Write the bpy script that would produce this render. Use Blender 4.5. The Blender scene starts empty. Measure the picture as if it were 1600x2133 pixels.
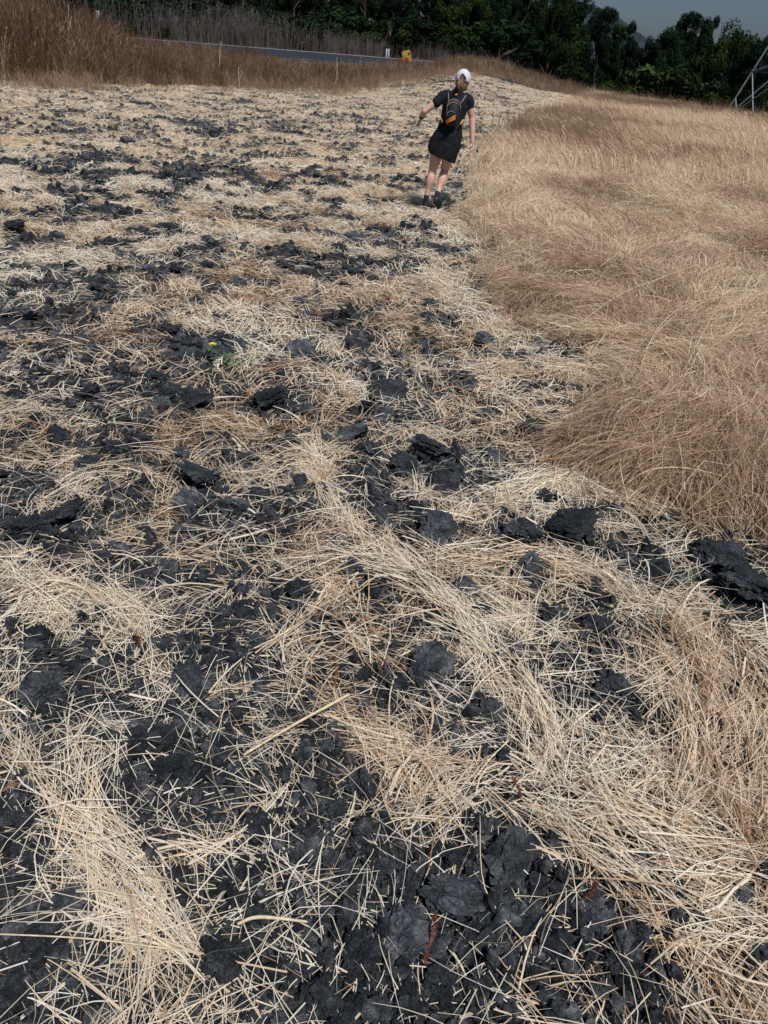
import bpy, bmesh, math, random
import numpy as np
from mathutils import Vector, Matrix, noise as mnoise

PI = math.pi
R = math.radians
random.seed(7)
rng = np.random.default_rng(7)
sc = bpy.context.scene
COL = sc.collection

# ------------------------------------------------------------------ camera
CAM_H = 1.96
PITCH, ROLL = R(31.4), R(4.5)
FPX = 1600.0                       # focal length in pixels of the 1600 x 2133 photograph
fw = Vector((0, math.cos(PITCH), -math.sin(PITCH)))
up0 = Vector((0, math.sin(PITCH), math.cos(PITCH)))
rt0 = Vector((1, 0, 0))
CR = rt0 * math.cos(ROLL) + up0 * math.sin(ROLL)
CU = up0 * math.cos(ROLL) - rt0 * math.sin(ROLL)
cam_data = bpy.data.cameras.new('camera')
cam = bpy.data.objects.new('camera', cam_data)
COL.objects.link(cam)
cam.matrix_world = Matrix(((CR.x, CU.x, -fw.x, 0), (CR.y, CU.y, -fw.y, 0), (CR.z, CU.z, -fw.z, CAM_H), (0, 0, 0, 1)))
cam_data.sensor_fit = 'VERTICAL'
cam_data.sensor_height = 36.0
cam_data.lens = 36.0 * FPX / 2133.0
cam_data.clip_end = 3000
cam_data.clip_start = 0.05
sc.camera = cam

# ------------------------------------------------------------------ light
SUN_EL, SUN_AZ = R(58), R(150)     # azimuth measured clockwise from +Y
world = bpy.data.worlds.new('World')
sc.world = world
world.use_nodes = True
nt = world.node_tree
bg = nt.nodes['Background']
sky = nt.nodes.new('ShaderNodeTexSky')
sky.sky_type = 'NISHITA'
sky.sun_disc = False
sky.sun_elevation = SUN_EL
sky.sun_rotation = SUN_AZ
sky.altitude = 0
sky.air_density = 1.0
sky.dust_density = 1.2
sky.ozone_density = 4.0
tint = nt.nodes.new('ShaderNodeMix'); tint.data_type = 'RGBA'; tint.blend_type = 'MULTIPLY'; tint.inputs['Factor'].default_value = 1
tint.inputs['B'].default_value = (.84, .93, 1.14, 1)         # tints the whole sky bluer, which also cools the shadows
nt.links.new(sky.outputs[0], tint.inputs['A']); nt.links.new(tint.outputs['Result'], bg.inputs[0])
bg.inputs[1].default_value = 0.05
sun_d = bpy.data.lights.new('sun', 'SUN')
sun_d.energy = 4.4
sun_d.angle = R(8.0)
sun_d.color = (1.0, 0.95, 0.91)
sun = bpy.data.objects.new('sun', sun_d)
COL.objects.link(sun)
sdir = Vector((math.sin(SUN_AZ) * math.cos(SUN_EL), math.cos(SUN_AZ) * math.cos(SUN_EL), math.sin(SUN_EL)))
sun.rotation_euler = sdir.to_track_quat('Z', 'Y').to_euler()
sun.location = (0, 0, 30)
sc.view_settings.view_transform = 'Standard'
sc.view_settings.look = 'None'
sc.view_settings.gamma = 1.0
sc.view_settings.use_curve_mapping = False
sc.view_settings.exposure = -0.32

# ------------------------------------------------------------------ helpers
def ray(px, py):
    return (fw * FPX + CR * (px - 800.0) + CU * (1066.5 - py)).normalized()
def at_y(px, py, y):               # point of the sight line at world depth y
    d = ray(px, py); return Vector((0, 0, CAM_H)) + d * (y / d.y)
def at_r(px, py, r):               # ... at horizontal distance r
    d = ray(px, py); return Vector((0, 0, CAM_H)) + d * (r / math.hypot(d.x, d.y))
def at_z(px, py, z=0.0):
    d = ray(px, py); return Vector((0, 0, CAM_H)) + d * ((z - CAM_H) / d.z)
RM = np.array([list(CR), list(CU), list(fw)])
def project(x, y, z=0.0):          # world arrays -> photograph pixels
    p = np.stack([x, y, np.zeros_like(x) + z - CAM_H], -1) @ RM.T
    w = np.maximum(p[..., 2], 1e-3)
    return 800 + FPX * p[..., 0] / w, 1066.5 - FPX * p[..., 1] / w

def sstep(a, b, x):
    t = np.clip((x - a) / (b - a), 0, 1); return t * t * (3 - 2 * t)
def h2(ix, iy, s):
    h = (ix.astype(np.int64) * 374761393 + iy.astype(np.int64) * 668265263 + s * 1442695041) & 0xffffffff
    h = ((h ^ (h >> 13)) * 1274126177) & 0xffffffff
    h = ((h ^ (h >> 16)) * 2246822519) & 0xffffffff
    return ((h ^ (h >> 15)) & 0xffffff) / float(0xffffff)
def vn(x, y, s=0):
    ix = np.floor(x); iy = np.floor(y); fx = x - ix; fy = y - iy
    fx = fx * fx * (3 - 2 * fx); fy = fy * fy * (3 - 2 * fy)
    a = h2(ix, iy, s); b = h2(ix + 1, iy, s); c = h2(ix, iy + 1, s); d = h2(ix + 1, iy + 1, s)
    return a + (b - a) * fx + (c - a) * fy + (a - b - c + d) * fx * fy
def fbm(x, y, s=0, o=4):
    v = 0; a = .5; n = 0
    for k in range(o):
        v = v + a * vn(x + 17.3 * k, y - 9.1 * k, s + k); n += a; a *= .5; x = x * 2.03; y = y * 2.03
    return v / n
def worley(x, y, s=0):
    ix = np.floor(x); iy = np.floor(y)
    f1 = np.full(x.shape, 9.0); f2 = np.full(x.shape, 9.0); cid = np.zeros(x.shape)
    for dx in (-1, 0, 1):
        for dy in (-1, 0, 1):
            cx = ix + dx; cy = iy + dy
            qx = cx + h2(cx, cy, s); qy = cy + h2(cx, cy, s + 5)
            d = np.hypot(x - qx, y - qy)
            n1 = d < f1
            f2 = np.where(n1, f1, np.minimum(f2, d)); cid = np.where(n1, h2(cx, cy, s + 9), cid); f1 = np.where(n1, d, f1)
    return f1, f2, cid

def tag(o, label=None, cat=None, group=None, kind=None):
    if label: o['label'] = label
    if cat: o['category'] = cat
    if group: o['group'] = group
    if kind: o['kind'] = kind
    return o
def link(o, parent=None):
    COL.objects.link(o)
    if parent is not None: o.parent = parent
    return o
def obj(name, mesh, mat=None, parent=None):
    if mat is not None and len(mesh.materials) == 0: mesh.materials.append(mat)
    return link(bpy.data.objects.new(name, mesh), parent)
def empty(name, loc, rz=0):
    o = link(bpy.data.objects.new(name, None)); o.location = loc; o.rotation_euler = (0, 0, rz); o.empty_display_size = .2
    return o
def np_mesh(name, V, F, smooth=False, attrs=None):
    """V (n,3), F (m,k) constant-size faces"""
    me = bpy.data.meshes.new(name)
    V = np.ascontiguousarray(V, dtype=np.float32); F = np.ascontiguousarray(F, dtype=np.int32)
    m, k = F.shape
    me.vertices.add(len(V)); me.vertices.foreach_set('co', V.ravel())
    me.loops.add(m * k); me.loops.foreach_set('vertex_index', F.ravel())
    me.polygons.add(m); me.polygons.foreach_set('loop_start', np.arange(0, m * k, k, dtype=np.int32))
    me.polygons.foreach_set('loop_total', np.full(m, k, dtype=np.int32))
    if smooth: me.polygons.foreach_set('use_smooth', np.ones(m, dtype=bool))
    for an, av in (attrs or {}).items():
        a = me.attributes.new(an, 'FLOAT', 'POINT'); a.data.foreach_set('value', np.ascontiguousarray(av, dtype=np.float32))
    me.update(calc_edges=True)
    return me

# ------------------------------------------------------------------ materials
def mat_new(name):
    m = bpy.data.materials.new(name); m.use_nodes = True
    n = m.node_tree; b = n.nodes['Principled BSDF']
    return m, n, b
def N(n, t, **kw):
    x = n.nodes.new(t)
    for k, v in kw.items(): setattr(x, k, v)
    return x
def ramp(n, stops, interp='LINEAR'):
    r = N(n, 'ShaderNodeValToRGB'); e = r.color_ramp.elements; r.color_ramp.interpolation = interp
    while len(e) < len(stops): e.new(0.5)
    for i, (p, c) in enumerate(stops): e[i].position = p; e[i].color = (*c, 1)
    return r
def simple(name, col, rough=.8, var=.12, scale=30, metal=0.0, bump=.1, spec=.3):
    m, n, b = mat_new(name)
    tc = N(n, 'ShaderNodeTexCoord'); no = N(n, 'ShaderNodeTexNoise'); no.inputs['Scale'].default_value = scale; no.inputs['Detail'].default_value = 5
    n.links.new(tc.outputs['Object'], no.inputs['Vector'])
    lo = tuple(c * (1 - var * 1.6) for c in col); hi = tuple(min(1, c * (1 + var * 1.6)) for c in col)
    rp = ramp(n, [(.3, lo), (.7, hi)]); n.links.new(no.outputs[0], rp.inputs[0]); n.links.new(rp.outputs[0], b.inputs['Base Color'])
    bp = N(n, 'ShaderNodeBump'); bp.inputs['Strength'].default_value = bump; bp.inputs['Distance'].default_value = .01
    n.links.new(no.outputs[0], bp.inputs['Height']); n.links.new(bp.outputs[0], b.inputs['Normal'])
    b.inputs['Roughness'].default_value = rough; b.inputs['Metallic'].default_value = metal
    b.inputs['Specular IOR Level'].default_value = spec
    return m

def soil_nodes(n, scale=1.0):
    """returns (colour socket, height socket) of dark crumbly cracked soil"""
    tc = N(n, 'ShaderNodeTexCoord')
    mp = N(n, 'ShaderNodeMapping'); mp.inputs['Scale'].default_value = (scale,) * 3
    n.links.new(tc.outputs['Object'], mp.inputs['Vector'])
    n1 = N(n, 'ShaderNodeTexNoise'); n1.inputs['Scale'].default_value = 9; n1.inputs['Detail'].default_value = 8; n1.inputs['Roughness'].default_value = .65
    n2 = N(n, 'ShaderNodeTexNoise'); n2.inputs['Scale'].default_value = 70; n2.inputs['Detail'].default_value = 6; n2.inputs['Roughness'].default_value = .7
    wv = N(n, 'ShaderNodeVectorMath', operation='MULTIPLY_ADD'); wv.inputs[1].default_value = (.05, .05, .05)
    n.links.new(mp.outputs[0], n1.inputs['Vector']); n.links.new(mp.outputs[0], n2.inputs['Vector'])
    n.links.new(n1.outputs[1], wv.inputs[0]); n.links.new(mp.outputs[0], wv.inputs[2])
    v = N(n, 'ShaderNodeTexVoronoi', feature='DISTANCE_TO_EDGE'); v.inputs['Scale'].default_value = 34
    n.links.new(wv.outputs[0], v.inputs['Vector'])
    v2 = N(n, 'ShaderNodeTexVoronoi', feature='DISTANCE_TO_EDGE'); v2.inputs['Scale'].default_value = 13
    n.links.new(wv.outputs[0], v2.inputs['Vector'])
    c1 = N(n, 'ShaderNodeMapRange'); c1.inputs['From Max'].default_value = .06; n.links.new(v.outputs[0], c1.inputs[0])
    c2 = N(n, 'ShaderNodeMapRange'); c2.inputs['From Max'].default_value = .05; n.links.new(v2.outputs[0], c2.inputs[0])
    col = ramp(n, [(.30, (.012, .018, .021)), (.45, (.038, .048, .054)), (.58, (.084, .094, .101)), (.74, (.19, .192, .195))])
    n.links.new(n1.outputs[0], col.inputs[0])
    mx = N(n, 'ShaderNodeMix', data_type='RGBA', blend_type='MULTIPLY'); mx.inputs['Factor'].default_value = .55
    n.links.new(col.outputs[0], mx.inputs['A'])
    r2 = ramp(n, [(.3, (.35, .35, .36)), (.7, (1.5, 1.5, 1.5))]); n.links.new(n2.outputs[0], r2.inputs[0]); n.links.new(r2.outputs[0], mx.inputs['B'])
    a = N(n, 'ShaderNodeMath', operation='MULTIPLY_ADD'); a.inputs[1].default_value = .35; n.links.new(c1.outputs[0], a.inputs[0])
    b_ = N(n, 'ShaderNodeMath', operation='MULTIPLY'); b_.inputs[1].default_value = .6; n.links.new(c2.outputs[0], b_.inputs[0]); n.links.new(b_.outputs[0], a.inputs[2])
    c_ = N(n, 'ShaderNodeMath', operation='MULTIPLY_ADD'); c_.inputs[1].default_value = .9; n.links.new(n2.outputs[0], c_.inputs[0]); n.links.new(a.outputs[0], c_.inputs[2])
    return mx.outputs['Result'], c_.outputs[0]

M_CLOD, n_, b_ = mat_new('soil_clod')
cs, hs = soil_nodes(n_, .10)
oi_ = N(n_, 'ShaderNodeObjectInfo'); ro = ramp(n_, [(0, (.45, .48, .52)), (.5, (.95, .95, .98)), (1, (2.0, 1.9, 1.9))]); n_.links.new(oi_.outputs['Random'], ro.inputs[0])
mo = N(n_, 'ShaderNodeMix', data_type='RGBA', blend_type='MULTIPLY'); mo.inputs['Factor'].default_value = 1; n_.links.new(cs, mo.inputs['A']); n_.links.new(ro.outputs[0], mo.inputs['B'])
n_.links.new(mo.outputs['Result'], b_.inputs['Base Color'])
bp = N(n_, 'ShaderNodeBump'); bp.inputs['Strength'].default_value = 1.0; bp.inputs['Distance'].default_value = .008
n_.links.new(hs, bp.inputs['Height']); n_.links.new(bp.outputs[0], b_.inputs['Normal'])
b_.inputs['Roughness'].default_value = .9; b_.inputs['Specular IOR Level'].default_value = .25

M_GROUND, n_, b_ = mat_new('ploughed_ground')
cs, hs = soil_nodes(n_)
at = N(n_, 'ShaderNodeAttribute', attribute_name='thatch')
tc = N(n_, 'ShaderNodeTexCoord')
ns = N(n_, 'ShaderNodeTexNoise'); ns.inputs['Scale'].default_value = 55; ns.inputs['Detail'].default_value = 6; ns.inputs['Distortion'].default_value = 1.5
mpg = N(n_, 'ShaderNodeMapping'); mpg.inputs['Scale'].default_value = (1, .35, 1)
n_.links.new(tc.outputs['Object'], mpg.inputs[0]); n_.links.new(mpg.outputs[0], ns.inputs['Vector'])
nl = N(n_, 'ShaderNodeTexNoise'); nl.inputs['Scale'].default_value = .9; nl.inputs['Detail'].default_value = 4
n_.links.new(tc.outputs['Object'], nl.inputs['Vector'])
th = ramp(n_, [(.3, (.12, .075, .042)), (.5, (.27, .185, .11)), (.7, (.46, .35, .22))])
n_.links.new(ns.outputs[0], th.inputs[0])
th2 = N(n_, 'ShaderNodeMix', data_type='RGBA', blend_type='MULTIPLY'); th2.inputs['Factor'].default_value = .6
rl = ramp(n_, [(.3, (.75, .7, .68)), (.7, (1, 1, 1))]); n_.links.new(nl.outputs[0], rl.inputs[0])
n_.links.new(th.outputs[0], th2.inputs['A']); n_.links.new(rl.outputs[0], th2.inputs['B'])
# thatch mask broken up by fine noise
ad = N(n_, 'ShaderNodeMath', operation='ADD'); n_.links.new(at.outputs['Fac'], ad.inputs[0])
sb = N(n_, 'ShaderNodeMath', operation='MULTIPLY_ADD'); sb.inputs[1].default_value = .9; sb.inputs[2].default_value = -.45
n_.links.new(ns.outputs[0], sb.inputs[0]); n_.links.new(sb.outputs[0], ad.inputs[1])
mr = N(n_, 'ShaderNodeMapRange', interpolation_type='SMOOTHSTEP'); mr.inputs['From Min'].default_value = .4; mr.inputs['From Max'].default_value = .75
n_.links.new(ad.outputs[0], mr.inputs[0])
mx = N(n_, 'ShaderNodeMix', data_type='RGBA'); n_.links.new(mr.outputs[0], mx.inputs['Factor'])
n_.links.new(cs, mx.inputs['A']); n_.links.new(th2.outputs['Result'], mx.inputs['B']); n_.links.new(mx.outputs['Result'], b_.inputs['Base Color'])
bp = N(n_, 'ShaderNodeBump'); bp.inputs['Strength'].default_value = .9; bp.inputs['Distance'].default_value = .008
n_.links.new(hs, bp.inputs['Height']); n_.links.new(bp.outputs[0], b_.inputs['Normal'])
b_.inputs['Roughness'].default_value = .95; b_.inputs['Specular IOR Level'].default_value = .15

def straw_mat(name, stops, transl=.25, inst=0.0):
    m, n, b = mat_new(name)
    a = N(n, 'ShaderNodeAttribute', attribute_name='tone')
    src = a.outputs['Fac']
    if inst:
        oi = N(n, 'ShaderNodeObjectInfo'); ma = N(n, 'ShaderNodeMath', operation='MULTIPLY_ADD'); ma.inputs[1].default_value = inst
        n.links.new(oi.outputs['Random'], ma.inputs[0]); n.links.new(src, ma.inputs[2])
        mb = N(n, 'ShaderNodeMath', operation='SUBTRACT'); mb.inputs[1].default_value = inst / 2; n.links.new(ma.outputs[0], mb.inputs[0]); src = mb.outputs[0]
    rp = ramp(n, stops); n.links.new(src, rp.inputs[0])
    n.links.new(rp.outputs[0], b.inputs['Base Color'])
    b.inputs['Roughness'].default_value = .55; b.inputs['Specular IOR Level'].default_value = .3
    tr = N(n, 'ShaderNodeBsdfTranslucent'); n.links.new(rp.outputs[0], tr.inputs[0])
    ms = N(n, 'ShaderNodeMixShader'); ms.inputs[0].default_value = transl
    n.links.new(b.outputs[0], ms.inputs[1]); n.links.new(tr.outputs[0], ms.inputs[2])
    n.links.new(ms.outputs[0], n.nodes['Material Output'].inputs[0])
    return m
STRAW = [(0, (.20, .085, .04)), (.2, (.40, .24, .13)), (.4, (.67, .49, .32)), (.62, (.88, .745, .545)), (1, (.93, .88, .74))]
LODGED = [(0, (.19, .11, .065)), (.3, (.40, .27, .165)), (.6, (.64, .49, .33)), (1, (.90, .78, .58))]
TALL = [(0, (.05, .026, .014)), (.35, (.15, .085, .047)), (.65, (.28, .18, .105)), (1, (.52, .41, .28))]
M_STRAW = straw_mat('straw', STRAW)
M_STRAWI = straw_mat('straw_scattered', STRAW, inst=.25)
M_LODGED = straw_mat('lodged_grass', LODGED, inst=.35)
M_LODGED0 = straw_mat('lodged_grass_near', LODGED)
M_TALL = straw_mat('tall_dry_grass', TALL, inst=.3)
M_GREY = straw_mat('grey_dead_weed', [(0, (.06, .055, .05)), (1, (.20, .18, .165))], inst=.3)

def leaf_mat(name, stops, inst=.3, transl=.3):
    m = straw_mat(name, stops, transl, inst)
    m.node_tree.nodes['Principled BSDF'].inputs['Roughness'].default_value = .8; m.node_tree.nodes['Principled BSDF'].inputs['Specular IOR Level'].default_value = .08
    return m
M_LEAF = leaf_mat('dark_foliage', [(0, (.004, .010, .006)), (.5, (.009, .024, .012)), (1, (.028, .058, .020))], transl=.15)
M_LEAF2 = leaf_mat('olive_foliage', [(0, (.007, .015, .006)), (.5, (.026, .050, .014)), (1, (.075, .12, .028))], transl=.25)
M_BARK = simple('bark', (.07, .055, .045), .9, .3, 12, bump=.5)

# ------------------------------------------------------------------ ground shape
# distance to the edge of the ploughed field (tall grass starts) as a function of azimuth
EDGE = [(-300, 150), (-100, 168), (0, 178), (100, 182), (300, 186), (500, 190), (700, 197), (850, 190), (960, 182), (1060, 182), (1130, 190), (1200, 203)]
ea, er = [], []
for p in EDGE:
    q = at_z(*p); ea.append(math.atan2(q.x, q.y)); er.append(math.hypot(q.x, q.y))
ea = np.array(ea); er = np.array(er)
def edge_r(az): return np.interp(az, ea, er)
# crest of the right-hand slope
CREST = [(1130, 183), (1200, 200), (1300, 216), (1400, 232), (1500, 247), (1600, 262), (1750, 290)]
ca, cr = [], []
for p in CREST:
    q = at_z(*p); ca.append(math.atan2(q.x, q.y)); cr.append(math.hypot(q.x, q.y))
ca = np.array(ca); cr = np.array(cr)
ROAD_Y0, ROAD_Y1, ROAD_Z0, ROAD_Z1 = 50.0, 58.5, 0.60, 1.00
def base_z(x, y):
    r = np.hypot(x, y); az = np.arctan2(x, np.maximum(y, 1e-3))
    rb = edge_r(az)
    # left: gentle rise to the road
    t = np.clip((y - 34) / (ROAD_Y0 - 34), 0, 1)
    zl = .60 * t * t * (3 - 2 * t)
    zl = np.where(y > ROAD_Y0, ROAD_Z0 + (ROAD_Z1 - ROAD_Z0) * np.clip((y - ROAD_Y0) / (ROAD_Y1 - ROAD_Y0), 0, 1) + .35 * sstep(60, 75, y), zl)
    # right: falls away behind the crest
    rc = np.interp(az, ca, cr)
    zr = -.12 * np.maximum(r - rc - 1.0, 0); zr = np.maximum(zr, -5.5) + .0
    k = sstep(R(2.5), R(9), az)
    z = zl * (1 - k) + zr * k
    return np.where(y < 5, 0, z)

COVY = [150, 200, 250, 300, 350] + list(range(450, 2060, 100))
COV = ["777777765689999999", ]
COVR = """7777776656899999
7767666776689999
6556545565699999
5545455656789999
6554566676499999
6654566775999999
6546455656999999
4577788788999999
5555677767889999
6464636766889999
5535757556599999
4744448424789988
4335348636448533
8873335856655875
5683265337842799
4364356434862799
5532565664666899
3643455378577899
3653345663268899
2565456421257898
2575334212234688
3566434222333456"""
CG = np.array([[int(c) for c in l] for l in COVR.split()], float) / 9.0
assert CG.shape == (len(COVY), 16), CG.shape
COVY = np.array(COVY, float)
def in_field(x, y):
    """1 on the unploughed grass at the right"""
    px, py = project(x, y)
    bx = np.interp(py, BYP, BXP)
    wob = (fbm(x * 1.3, y * .9, 77, 3) - .5) * 0.9
    # signed distance in metres, roughly
    sc_ = np.maximum(y, 1.2) / 1500.0
    return sstep(-.12, .25, (px - bx) * sc_ * 1.1 + wob * np.clip(y / 9, .25, .8))
BYP = np.array([150, 205, 235, 270, 300, 330, 380, 420, 520, 600, 690, 760, 850, 960, 1080, 1200, 1400, 1700, 2133], float)
BXP = np.array([1330, 1240, 1160, 1085, 1045, 1015, 985, 972, 985, 1010, 1075, 1210, 1230, 1130, 1400, 1800, 1900, 2000, 2100], float)
def coverage(x, y):
    px, py = project(x, y)
    gx = np.clip((px - 50) / 100, 0, 14.999); gi = gx.astype(int); fx = gx - gi
    gy = np.interp(py, COVY, np.arange(len(COVY))); gy = np.clip(gy, 0, len(COVY) - 1.001); gj = gy.astype(int); fy = gy - gj
    g = (CG[gj, gi] * (1 - fx) + CG[gj, gi + 1] * fx) * (1 - fy) + (CG[gj + 1, gi] * (1 - fx) + CG[gj + 1, gi + 1] * fx) * fy
    far = sstep(3, 9, y)
    nnear = .6 * fbm(x * 5, y * 5, 3, 3) + .4 * fbm(x * 11, y * 11, 4, 2); nfar = .4 * fbm(x * 1.5 + y * .25, y * 1.9, 11, 3) + .6 * fbm(x * 4.2, y * 3.6, 13, 3)
    nz = nnear * (1 - far) + nfar * far
    vf = sstep(9, 16, y)
    nsm = fbm(x * 3.2, y * 4.5, 19, 3)
    nz = nz * (1 - .5 * vf) + nsm * .5 * vf
    c = g - .12 * (1 - far) - .09 * (1 - .8 * sstep(3, 5, y) * (1 - vf)) - .10 * vf + .07 * sstep(3.5, 5, y) * (1 - sstep(9, 13, y)) + (nz - .5) * (2.8 + 2.0 * far)
    fld = in_field(x, y)
    return np.clip(c, 0, 1) * (1 - fld) + fld

def lumps(x, y, cov):
    d = 1 - cov
    z = 0
    for s, a, sd in ((7, .055, 1), (16, .032, 2), (38, .014, 3)):
        wx = x * s + fbm(x * s * .7, y * s * .7, 60 + sd, 2) * .9; wy = y * s + fbm(x * s * .7, y * s * .7, 70 + sd, 2) * .9
        f1, f2, cid = worley(wx, wy, sd)
        z = z + a * (np.clip((f2 - f1) * 2.2, 0, 1) ** .6 - .45) * (.35 + .9 * cid)
    return z * (0.15 + .85 * d)
def swell(x, y):
    return .05 * (fbm(x * 1.1, y * 1.1, 21, 3) - .5) * 2
def field_mounds(x, y):
    return (fbm(x * .9 + .4 * y, y * 1.2, 31, 4) - .45)
def ground(x, y, fine=True):
    r = np.hypot(x, y)
    k = 1 - sstep(45, 60, r)
    fld = in_field(x, y)
    z = base_z(x, y) + (swell(x, y) + fld * ((.24 - .12 * sstep(4, 9, y)) * field_mounds(x, y) + .03)) * k
    if fine:
        cv = coverage(x, y)
        z = z + lumps(x, y, cv) * (1 - sstep(20, 30, y)) * (1 - fld) + .06 * fld * (vn(x * 6, y * 6, 5) - .5)
    return z

def grid_rows():
    ys = []; y = -4.0
    while y < .2: ys.append(y); y += .35
    y = .2
    while y < 700:
        ys.append(y)
        y += .0085 * (1 + .62 * (y - .2)) if y < 30 else (.17 * (1 + .12 * (y - 30)))
    return np.array(ys)
ys = grid_rows(); NX = 460
tt = np.linspace(-1, 1, NX); tt = tt * (.72 + .28 * np.abs(tt) ** 3)
W = np.where(ys < 0, 3.5, 1.75 + 1.05 * np.maximum(ys, 0)) * 1.0
X = tt[None, :] * W[:, None]; Y = np.repeat(ys[:, None], NX, 1)
Xf, Yf = X.ravel(), Y.ravel()
Z = ground(Xf, Yf)
cv = coverage(Xf, Yf)
fl_ = in_field(Xf, Yf)
thatch = np.clip((cv - .45) * 1.3, 0, 1) * (.25 + .75 * np.maximum(sstep(3, 8, Yf), fl_))
azf = np.arctan2(Xf, np.maximum(Yf, .01)); rf = np.hypot(Xf, Yf)
thatch = np.maximum(thatch, sstep(-1, 1, rf - edge_r(azf)) * .9)
woods = np.maximum(sstep(60, 64, Yf) * (azf < R(8)), sstep(2, 8, rf - np.interp(azf, ca, cr)) * (azf > R(5)))
thatch = thatch * (1 - woods)
ny = len(ys)
ii = (np.arange(ny - 1)[:, None] * NX + np.arange(NX - 1)[None, :]).ravel()
F = np.stack([ii, ii + 1, ii + NX + 1, ii + NX], 1)
me = np_mesh('ground', np.stack([Xf, Yf, Z], 1), F, True, {'thatch': thatch})
g = obj('ground', me, M_GROUND); tag(g, kind='structure')
print('ground verts', len(Xf))

NAMED = [
    (570, 845, 110, 'big rounded clod on the left of the path, beside brown matted grass'),
    (805, 828, 74, 'knobbly upright clod on bright straw right of the big rounded clod'),
    (905, 1112, 105, 'flat cracked clod in mid foreground crossed by one straw'),
    (1192, 1098, 118, 'wide cracked clod poking from under the combed straw fringe'),
    (1095, 1115, 100, 'cracked clod touching the left end of the wide fringe clod'),
    (1105, 1180, 74, 'small dark clod below the pair of cracked clods'),
    (1490, 1165, 112, 'tall dark clod at the right edge under drooping grass'),
    (1548, 1228, 190, 'largest cracked slab of soil at the right edge of the photo'),
    (95, 1445, 112, 'smooth squarish clod near the left edge beside fanned straw'),
    (742, 1618, 72, 'dark clod in the lower middle below the thick pale stem'),
    (843, 1945, 112, 'pointed slab shaped clod with a sharp pale ridge near the bottom'),
    (752, 1985, 95, 'rounded clod left of the pointed slab clod near the bottom'),
    (945, 1868, 125, 'big lumpy clod just above the pointed slab clod'),
    (945, 1770, 62, 'clod with a pale grey spot in the bottom soil patch'),
    (1062, 1790, 120, 'broad crumbly clod beside the combed straw at lower right'),
    (903, 1965, 78, 'round clod right of the rusty dock stem at the bottom'),
    (895, 1392, 100, 'clod half under straw in the centre of the foreground'),
    (1278, 1425, 74, 'pale grey clod framed by grass at centre right'),
    (368, 1600, 96, 'oval clod with thin straws leaning on it at lower left'),
    (640, 1772, 70, 'small flat clod between straws in the lower middle'),
    (470, 2010, 140, 'wide mottled clod at the bottom left of centre'),
    (1008, 712, 52, 'lone ragged clod on straw at the edge of the uncut grass'),
    (182, 762, 46, 'round ball shaped clod at left, half way up the photo'),
    (625, 727, 58, 'small pyramid shaped clod behind the big rounded clod'),
    (920, 1012, 74, 'smooth clod at the lower end of the central soil patch'),
]
REST = [(180, 825, 60), (300, 920, 62), (725, 660, 40), (628, 628, 36), (742, 717, 55), (405, 845, 74), (450, 742, 66), (405, 830, 50), (730, 912, 72), (420, 1000, 96), (60, 1112, 92), (140, 1080, 85), (240, 935, 60),
        (125, 912, 60), (480, 1095, 60), (395, 1052, 78), (437, 508, 36), (500, 600, 30), (900, 950, 90), (845, 972, 80), (770, 940, 60), (130, 1160, 70), (540, 1340, 62), (350, 1352, 64), (400, 1432, 84), (440, 1385, 60),
        (80, 1340, 84), (475, 1542, 44), (340, 1530, 62), (700, 1690, 62), (620, 1232, 62), (555, 1240, 50), (970, 803, 50), (1010, 868, 42), (1120, 905, 70), (1170, 920, 50), (1250, 1300, 76), (530, 1730, 74), (140, 1865, 76),
        (80, 1950, 84), (205, 1965, 74), (1240, 1900, 76), (1300, 2010, 70), (1350, 2060, 64), (1405, 2060, 60), (685, 2085, 66), (310, 2085, 70), (1180, 1885, 60), (760, 760, 36), (690, 1320, 50), (250, 1640, 44), (285, 1600, 40),
        (310, 1660, 46), (245, 1590, 36), (320, 1745, 60), (380, 1720, 50), (290, 1800, 52), (300, 870, 44), (30, 830, 46), (60, 760, 34), (250, 745, 34), (310, 790, 40), (345, 790, 34), (150, 710, 40), (600, 920, 42), (640, 860, 44),
        (1140, 1280, 54), (970, 1230, 60), (1000, 1270, 44), (1020, 1480, 60), (1130, 1640, 42), (870, 1590, 44), (800, 1440, 50), (1020, 1930, 74), (1060, 1990, 70), (1110, 2040, 60), (990, 2060, 66), (920, 2070, 60), (1150, 1960, 62),
        (840, 2080, 64), (780, 2100, 60), (20, 1700, 56), (60, 1820, 60), (30, 2050, 80), (190, 2090, 70), (60, 1180, 44), (520, 950, 50), (690, 1080, 34), (860, 1060, 44), (600, 1140, 40), (540, 1130, 48), (1380, 1180, 50), (1310, 1150, 44),
        (30, 480, 60), (60, 650, 50), (210, 655, 50), (350, 690, 50), (430, 560, 34), (330, 590, 40), (390, 580, 34), (495, 590, 34), (700, 490, 42), (740, 500, 44), (810, 515, 36), (640, 575, 30), (715, 600, 28), (770, 550, 24), (900, 640, 36), (860, 620, 26),
        (925, 530, 28), (945, 560, 30), (985, 600, 24), (985, 325, 30), (950, 395, 36), (970, 378, 24)]
ALLC = []
for px, py, wpx, *lab in NAMED + REST:
    p = at_z(px, py, .03); sz = (at_z(px + wpx / 2, py, .03) - at_z(px - wpx / 2, py, .03)).length * 1.08
    sz = min(sz, .30); ALLC.append((p.x, p.y, sz, lab[0] if lab else None))
U = np.array([c[:3] for c in ALLC])
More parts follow.
